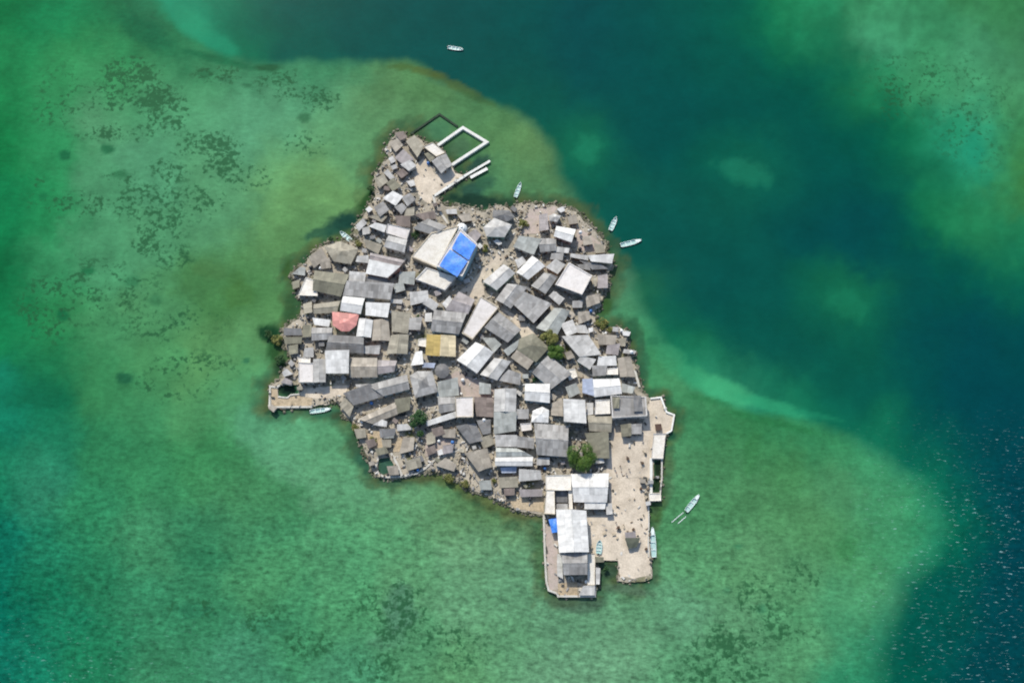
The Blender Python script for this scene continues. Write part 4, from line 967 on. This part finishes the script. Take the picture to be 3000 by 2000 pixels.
tree(*tt('T8', 420, 1150), 11, 4, LEAFD, 'narrow dark tree directly below the dark green tree', n=900, seed=6)
BU = [('T3', 690, 560, 18, LEAFY), ('T6', 1370, 520, 20, LEAFY), ('T2', 1130, 720, 14, LEAFD), ('T4', 540, 830, 15, LEAFY), ('A', 1200, 590, 12, LEAFY), ('T6', 350, 1370, 9, LEAFD),
      ('T7', 330, 240, 18, LEAFY), ('T7', 360, 540, 16, LEAFD), ('T10', 220, 530, 15, LEAFY), ('T10', 480, 720, 12, LEAFY), ('T10', 1900, 1390, 14, LEAFY), ('T10', 1650, 1310, 16, LEAFY),
      ('T6', 1500, 600, 12, LEAFY), ('T2', 1800, 950, 7, LEAFY), ('T7', 190, 150, 15, LEAFD), ('A', 780, 520, 9, LEAFD), ('T1', 190, 1320, 11, LEAFD), ('T3', 120, 900, 8, LEAFY),
      ('T11', 250, 830, 8, LEAFY), ('T2', 2200, 960, 9, LEAFY), ('T1', 1090, 830, 8, LEAFY), ('T5', 130, 660, 6, LEAFD), ('T12', 1180, 860, 9, LEAFD)]
for i, (t, x, y, r_p, mt) in enumerate(BU):
    X_, Y_ = px_(t, x, y)
    w_ = {LEAFY.name: 'yellowish green', LEAFD.name: 'dark green', LEAF.name: 'green'}[mt.name]
    tree(X_, Y_, r_p, 1.8, mt, autolabel(f'{w_} bush', X_, Y_, ('yellow bush',)), 'bush', 'bush', n=int(60*r_p), seed=20+i, group='bushes between the houses and along the shore')

# ------------------------------------------------------------------ small shacks, tanks and boxes in the gaps
OPEN = PAVEP
def free(x, y, r_):
    if not inpoly(x, y, ISL): return False
    for Hh in HOLES:
        if inpoly(x, y, Hh): return False
    for S in QUADS:
        c = cen(S)
        if abs(c[0]-x) > 90 or abs(c[1]-y) > 90: continue
        if inpoly(x, y, S) or inpoly(x-r_, y, S) or inpoly(x+r_, y, S) or inpoly(x, y-r_, S) or inpoly(x, y+r_, S): return False
    return True
cnt = 0; tries = 0
while cnt < 48 and tries < 20000:
    tries += 1; x, y = rnd.uniform(790, 1960), rnd.uniform(400, 1740); r_ = rnd.uniform(5.5, 10)
    if not free(x, y, r_*.8) or any(inpoly(x, y, S) for S in OPEN): continue
    a = rnd.choice((.0, .1, .6, .75, -.3))+rnd.uniform(-.1, .1); ry = r_*rnd.uniform(.6, .9)
    L = [(x+u*r_*math.cos(a)-v*ry*math.sin(a), y+u*r_*math.sin(a)+v*ry*math.cos(a)) for u, v in ((-1, -1), (1, -1), (1, 1), (-1, 1))]
    B('P', rnd.choice('LGMTBBOQDTNL'), rnd.uniform(1.5, 2.2), L, 'mono', openings=False); cnt += 1
def tank(x, y, z, mt, words, s=1.0):
    p = G(x, y, z+1); r = empty('water_tank', (p.x, p.y, z)); r.scale = (s, s, s)
    key = mt.name
    if key not in TK:
        m = MB(); m.lathe([(0, 0), (.55, 0), (.6, .1), (.57, .4), (.6, .5), (.57, .8), (.6, .95), (.45, 1.2), (.25, 1.3), (0, 1.3)], 12); a = m.build('body', mt, r, smooth=True)
        m = MB(); m.lathe([(.27, 1.3), (.27, 1.38), (0, 1.42)], 12); b = m.build('lid', mt, r); TK[key] = (a, b)
    else:
        for o in TK[key]: c = o.copy(); COL.objects.link(c); c.parent = r
    tag(r, autolabel(words, x, y), 'water tank', 'water tanks about the island')
TK = {}
for i in range(34):
    S, P, h, ro = HOUSES[rnd.randrange(len(HOUSES)-70)]
    c = cen(S); k_ = rnd.uniform(.0, .5); s_ = rnd.choice(S)
    tries = 0
    mt, wd = rnd.choice(((M_tank, 'black water tank'), (M_tankw, 'white water tank'), (M_tankw, 'white water tank'), (M_tankb, 'blue water tank'), (M_tank, 'black water tank')))
    while tries < 60:
        x, y = c[0]+rnd.uniform(-60, 60), c[1]+rnd.uniform(-60, 60); tries += 1
        if free(x, y, 4): tank(x, y, GZ, mt, wd, rnd.uniform(.8, 1.25)); break
for t, x, y in (('A', 555, 1060), ('A', 620, 965), ('T8', 1295, 810), ('T1', 370, 1215), ('T4', 2020, 1090), ('T6', 1830, 945), ('T5', 1330, 1080), ('T3', 1570, 680), ('T8', 1400, 940), ('T8', 2150, 880), ('T8', 1410, 720), ('T12', 880, 1060)):
    tank(*px_(t, x, y), GZ+rnd.choice((0, 1.2)), M_tankw, 'white water tank', 1.15)
# loose boards, blocks and heaps nobody could count
DC = [plain('debris_'+n, c, .9, .3) for n, c in (('grey', (.30, .29, .27)), ('pale', (.58, .56, .50)), ('brown', (.17, .13, .09)), ('dark', (.07, .07, .06)), ('tan', (.42, .36, .26)))]
m = MB(); k_ = 0; tries = 0
while k_ < 2600 and tries < 40000:
    tries += 1; x, y = rnd.uniform(786, 1970), rnd.uniform(390, 1745)
    if not free(x, y, 1.5): continue
    if any(inpoly(x, y, S) for S in OPEN) and rnd.random() < .93: continue
    p = G(x, y, GZ); k_ += 1
    m.box((p.x, p.y, GZ-.02), rnd.uniform(.2, 1.5), rnd.uniform(.15, .8), rnd.uniform(.1, .9), rnd.uniform(0, 3.1), rnd.choice((0, 0, 1, 1, 2, 3, 3, 4, 4)))
tag(m.build('debris', DC), kind='stuff')
m = MB()     # rubble along the waterline
for i in range(len(ISLJ)):
    a, b = ISLJ[i], ISLJ[(i+1) % len(ISLJ)]
    straight = (a[0] > 1590 and a[1] > 1500) or (a[0] > 1890 and a[1] > 1160) or (a[1] > 1120 and a[0] < 960)
    n = 1 if straight else int(16*vnoise(np.array([i*.13]), np.array([.5]), 77)[0]**1.3)+3
    for k_ in range(n):
        t_ = rnd.random(); p = G(a[0]+(b[0]-a[0])*t_+rnd.gauss(0, 5), a[1]+(b[1]-a[1])*t_+rnd.gauss(0, 5), .1); s_ = rnd.uniform(.2, .8); z = p.z-.25
        vs = []
        for zz, rr in ((0, 1), (.5, .9), (.8, .45)):
            vs.append([Vector((p.x+s_*rr*math.cos(q_*1.257+s_*9)*rnd.uniform(.7, 1.2), p.y+s_*rr*math.sin(q_*1.257+s_*9)*rnd.uniform(.7, 1.2), z+zz*s_*1.3)) for q_ in range(5)])
        for l_ in range(2):
            for q_ in range(5): m.face([vs[l_][q_], vs[l_][(q_+1) % 5], vs[l_+1][(q_+1) % 5], vs[l_+1][q_]])
        m.face(vs[2])
tag(m.build('shore_rocks', M_rock), kind='stuff')

# ------------------------------------------------------------------ people on the plaza
SKIN = plain('skin', (.20, .11, .065), .55, .05); HAIR = plain('hair_black', (.01, .008, .007), .6)
CL = [plain('cloth_'+n, c, .8, .08) for n, c in (('red', (.4, .05, .04)), ('white', (.7, .7, .68)), ('navy', (.03, .05, .16)), ('brown', (.13, .07, .04)))]
def skin_obj(name, joints, edges, mat, parent, rad):
    me = bpy.data.meshes.new(name); me.from_pydata(joints, edges, []); o = bpy.data.objects.new(name, me); COL.objects.link(o); o.parent = parent
    me.materials.append(mat); sk = o.modifiers.new('skin', 'SKIN'); sk.use_smooth_shade = True
    if not me.skin_vertices: 
        bm = bmesh.new(); bm.from_mesh(me); bm.verts.layers.skin.verify(); bm.to_mesh(me); bm.free()
    for i, r_ in enumerate(rad):
        sv = me.skin_vertices[0].data[i]; sv.radius = (r_, r_)
        if i == 0: sv.use_root = True
    s2 = o.modifiers.new('sub', 'SUBSURF'); s2.levels = 1; s2.render_levels = 1
    return o
def person(x, y, rz, shirt, label, step=.1):
    p = G(x, y, GZ); r = empty('person', (p.x, p.y, GZ+.05), rz); tag(r, label, 'person', 'people out on the plaza')
    J = [(0, 0, .95), (0, 0, 1.15), (0, 0, 1.38), (0, 0, 1.50), (0, .01, 1.62), (0, .01, 1.70)]; RD = [.13, .125, .14, .055, .095, .07]; E_ = [(0, 1), (1, 2), (2, 3), (3, 4), (4, 5)]
    for s_ in (-1, 1):
        b = len(J); J += [(s_*.1, 0, .88), (s_*.1, step*s_, .48), (s_*.1, step*1.3*s_, .08), (s_*.11, step*1.3*s_+.14, .04)]; RD += [.085, .06, .042, .035]; E_ += [(0, b), (b, b+1), (b+1, b+2), (b+2, b+3)]
        b = len(J); J += [(s_*.19, 0, 1.40), (s_*.25, -.02, 1.12), (s_*.26, .06, .88), (s_*.26, .08, .80)]; RD += [.05, .04, .028, .03]; E_ += [(2, b), (b, b+1), (b+1, b+2), (b+2, b+3)]
        h_ = b+3
        for f_, (dx, dl) in enumerate(((-.03, .065), (-.01, .08), (.01, .075), (.028, .06), (.0, .05))):
            k_ = len(J); y0 = .08 if f_ < 4 else .11
            J += [(s_*.26, y0+dx, .775), (s_*.255, y0+dx+.012, .775-dl)]; RD += [.009, .008]; E_ += [(h_, k_), (k_, k_+1)]
    body = skin_obj('body', J, E_, SKIN, r, RD)
    skin_obj('shirt', [(0, 0, .98), (0, 0, 1.16), (0, 0, 1.39), (-.19, 0, 1.40), (-.23, -.01, 1.22), (.19, 0, 1.40), (.23, -.01, 1.22)], [(0, 1), (1, 2), (2, 3), (3, 4), (2, 5), (5, 6)], shirt, r, [.15, .145, .16, .07, .058, .07, .058])
    skin_obj('trousers', [(0, 0, .93), (-.1, 0, .86), (-.1, -step, .5), (.1, 0, .86), (.1, step, .5)], [(0, 1), (1, 2), (0, 3), (3, 4)], CL[2] if shirt is not CL[2] else CL[3], r, [.145, .1, .075, .1, .075])
    skin_obj('hair', [(0, -.015, 1.66), (0, -.03, 1.73), (0, .03, 1.74)], [(0, 1), (1, 2)], HAIR, r, [.1, .09, .07])
PPL = [(520,215,.3,3,'person in brown, leftmost of the group mid-plaza'),(548,290,1.2,0,'person in a red shirt, lowest left of the group mid-plaza'),(612,190,2.,2,'person in dark blue, topmost of the group mid-plaza'),
       (628,280,-1,3,'person in brown, in the middle of the group mid-plaza'),(700,300,.5,1,'person in white, below the group mid-plaza'),(745,235,2.6,1,'person in white, rightmost of the group mid-plaza'),
       (710,45,.2,3,'person in brown alone at the top of the plaza'),(925,125,1.9,2,'person in dark blue near the quay, upper right of the plaza'),(915,540,.7,3,'person in brown by the white landing, right side of the plaza'),
       (545,1050,2.,3,'person in brown standing above another, lower half of the plaza'),(555,1140,1.,0,'person in red standing below another, lower half of the plaza'),(440,520,.1,2,'person in dark blue at the left edge of the plaza')]
for x, y, rz, c_, lb in PPL: person(*px_('S', x, y), rz, CL[c_], lb)
# dark goods on the plaza: drums and crates
DR = plain('rusty_drum', (.10, .06, .035), .7, .3)
for i, (t, x, y, lb) in enumerate((('S', 790, 1140, 'rusty drum above the dark awning low on the plaza'), ('S', 985, 1440, 'rusty drum by the moored boat, low right of the plaza'), ('S', 905, 520, 'rusty drum beside the person near the landing'),
        ('S', 705, 60, 'rusty drum next to the lone person at the top of the plaza'), ('S', 930, 130, 'rusty drum near the quay at the upper right of the plaza'), ('S', 560, 1110, 'rusty drum between the two people on the lower plaza'))):
    p = G(*px_(t, x, y), GZ); r = empty('drum', (p.x+.5, p.y-.3, GZ+.04)); m = MB(); m.lathe([(0, 0), (.5, 0), (.5, .4), (.52, .42), (.5, .45), (.5, 1.1)], 14); m.build('barrel', DR, r, smooth=False)
    m = MB(); m.lathe([(.5, 1.1), (.46, 1.12), (.44, 1.06), (0, 1.06)], 14); m.build('lid', DR, r); tag(r, lb, 'drum', 'drums on the plaza')
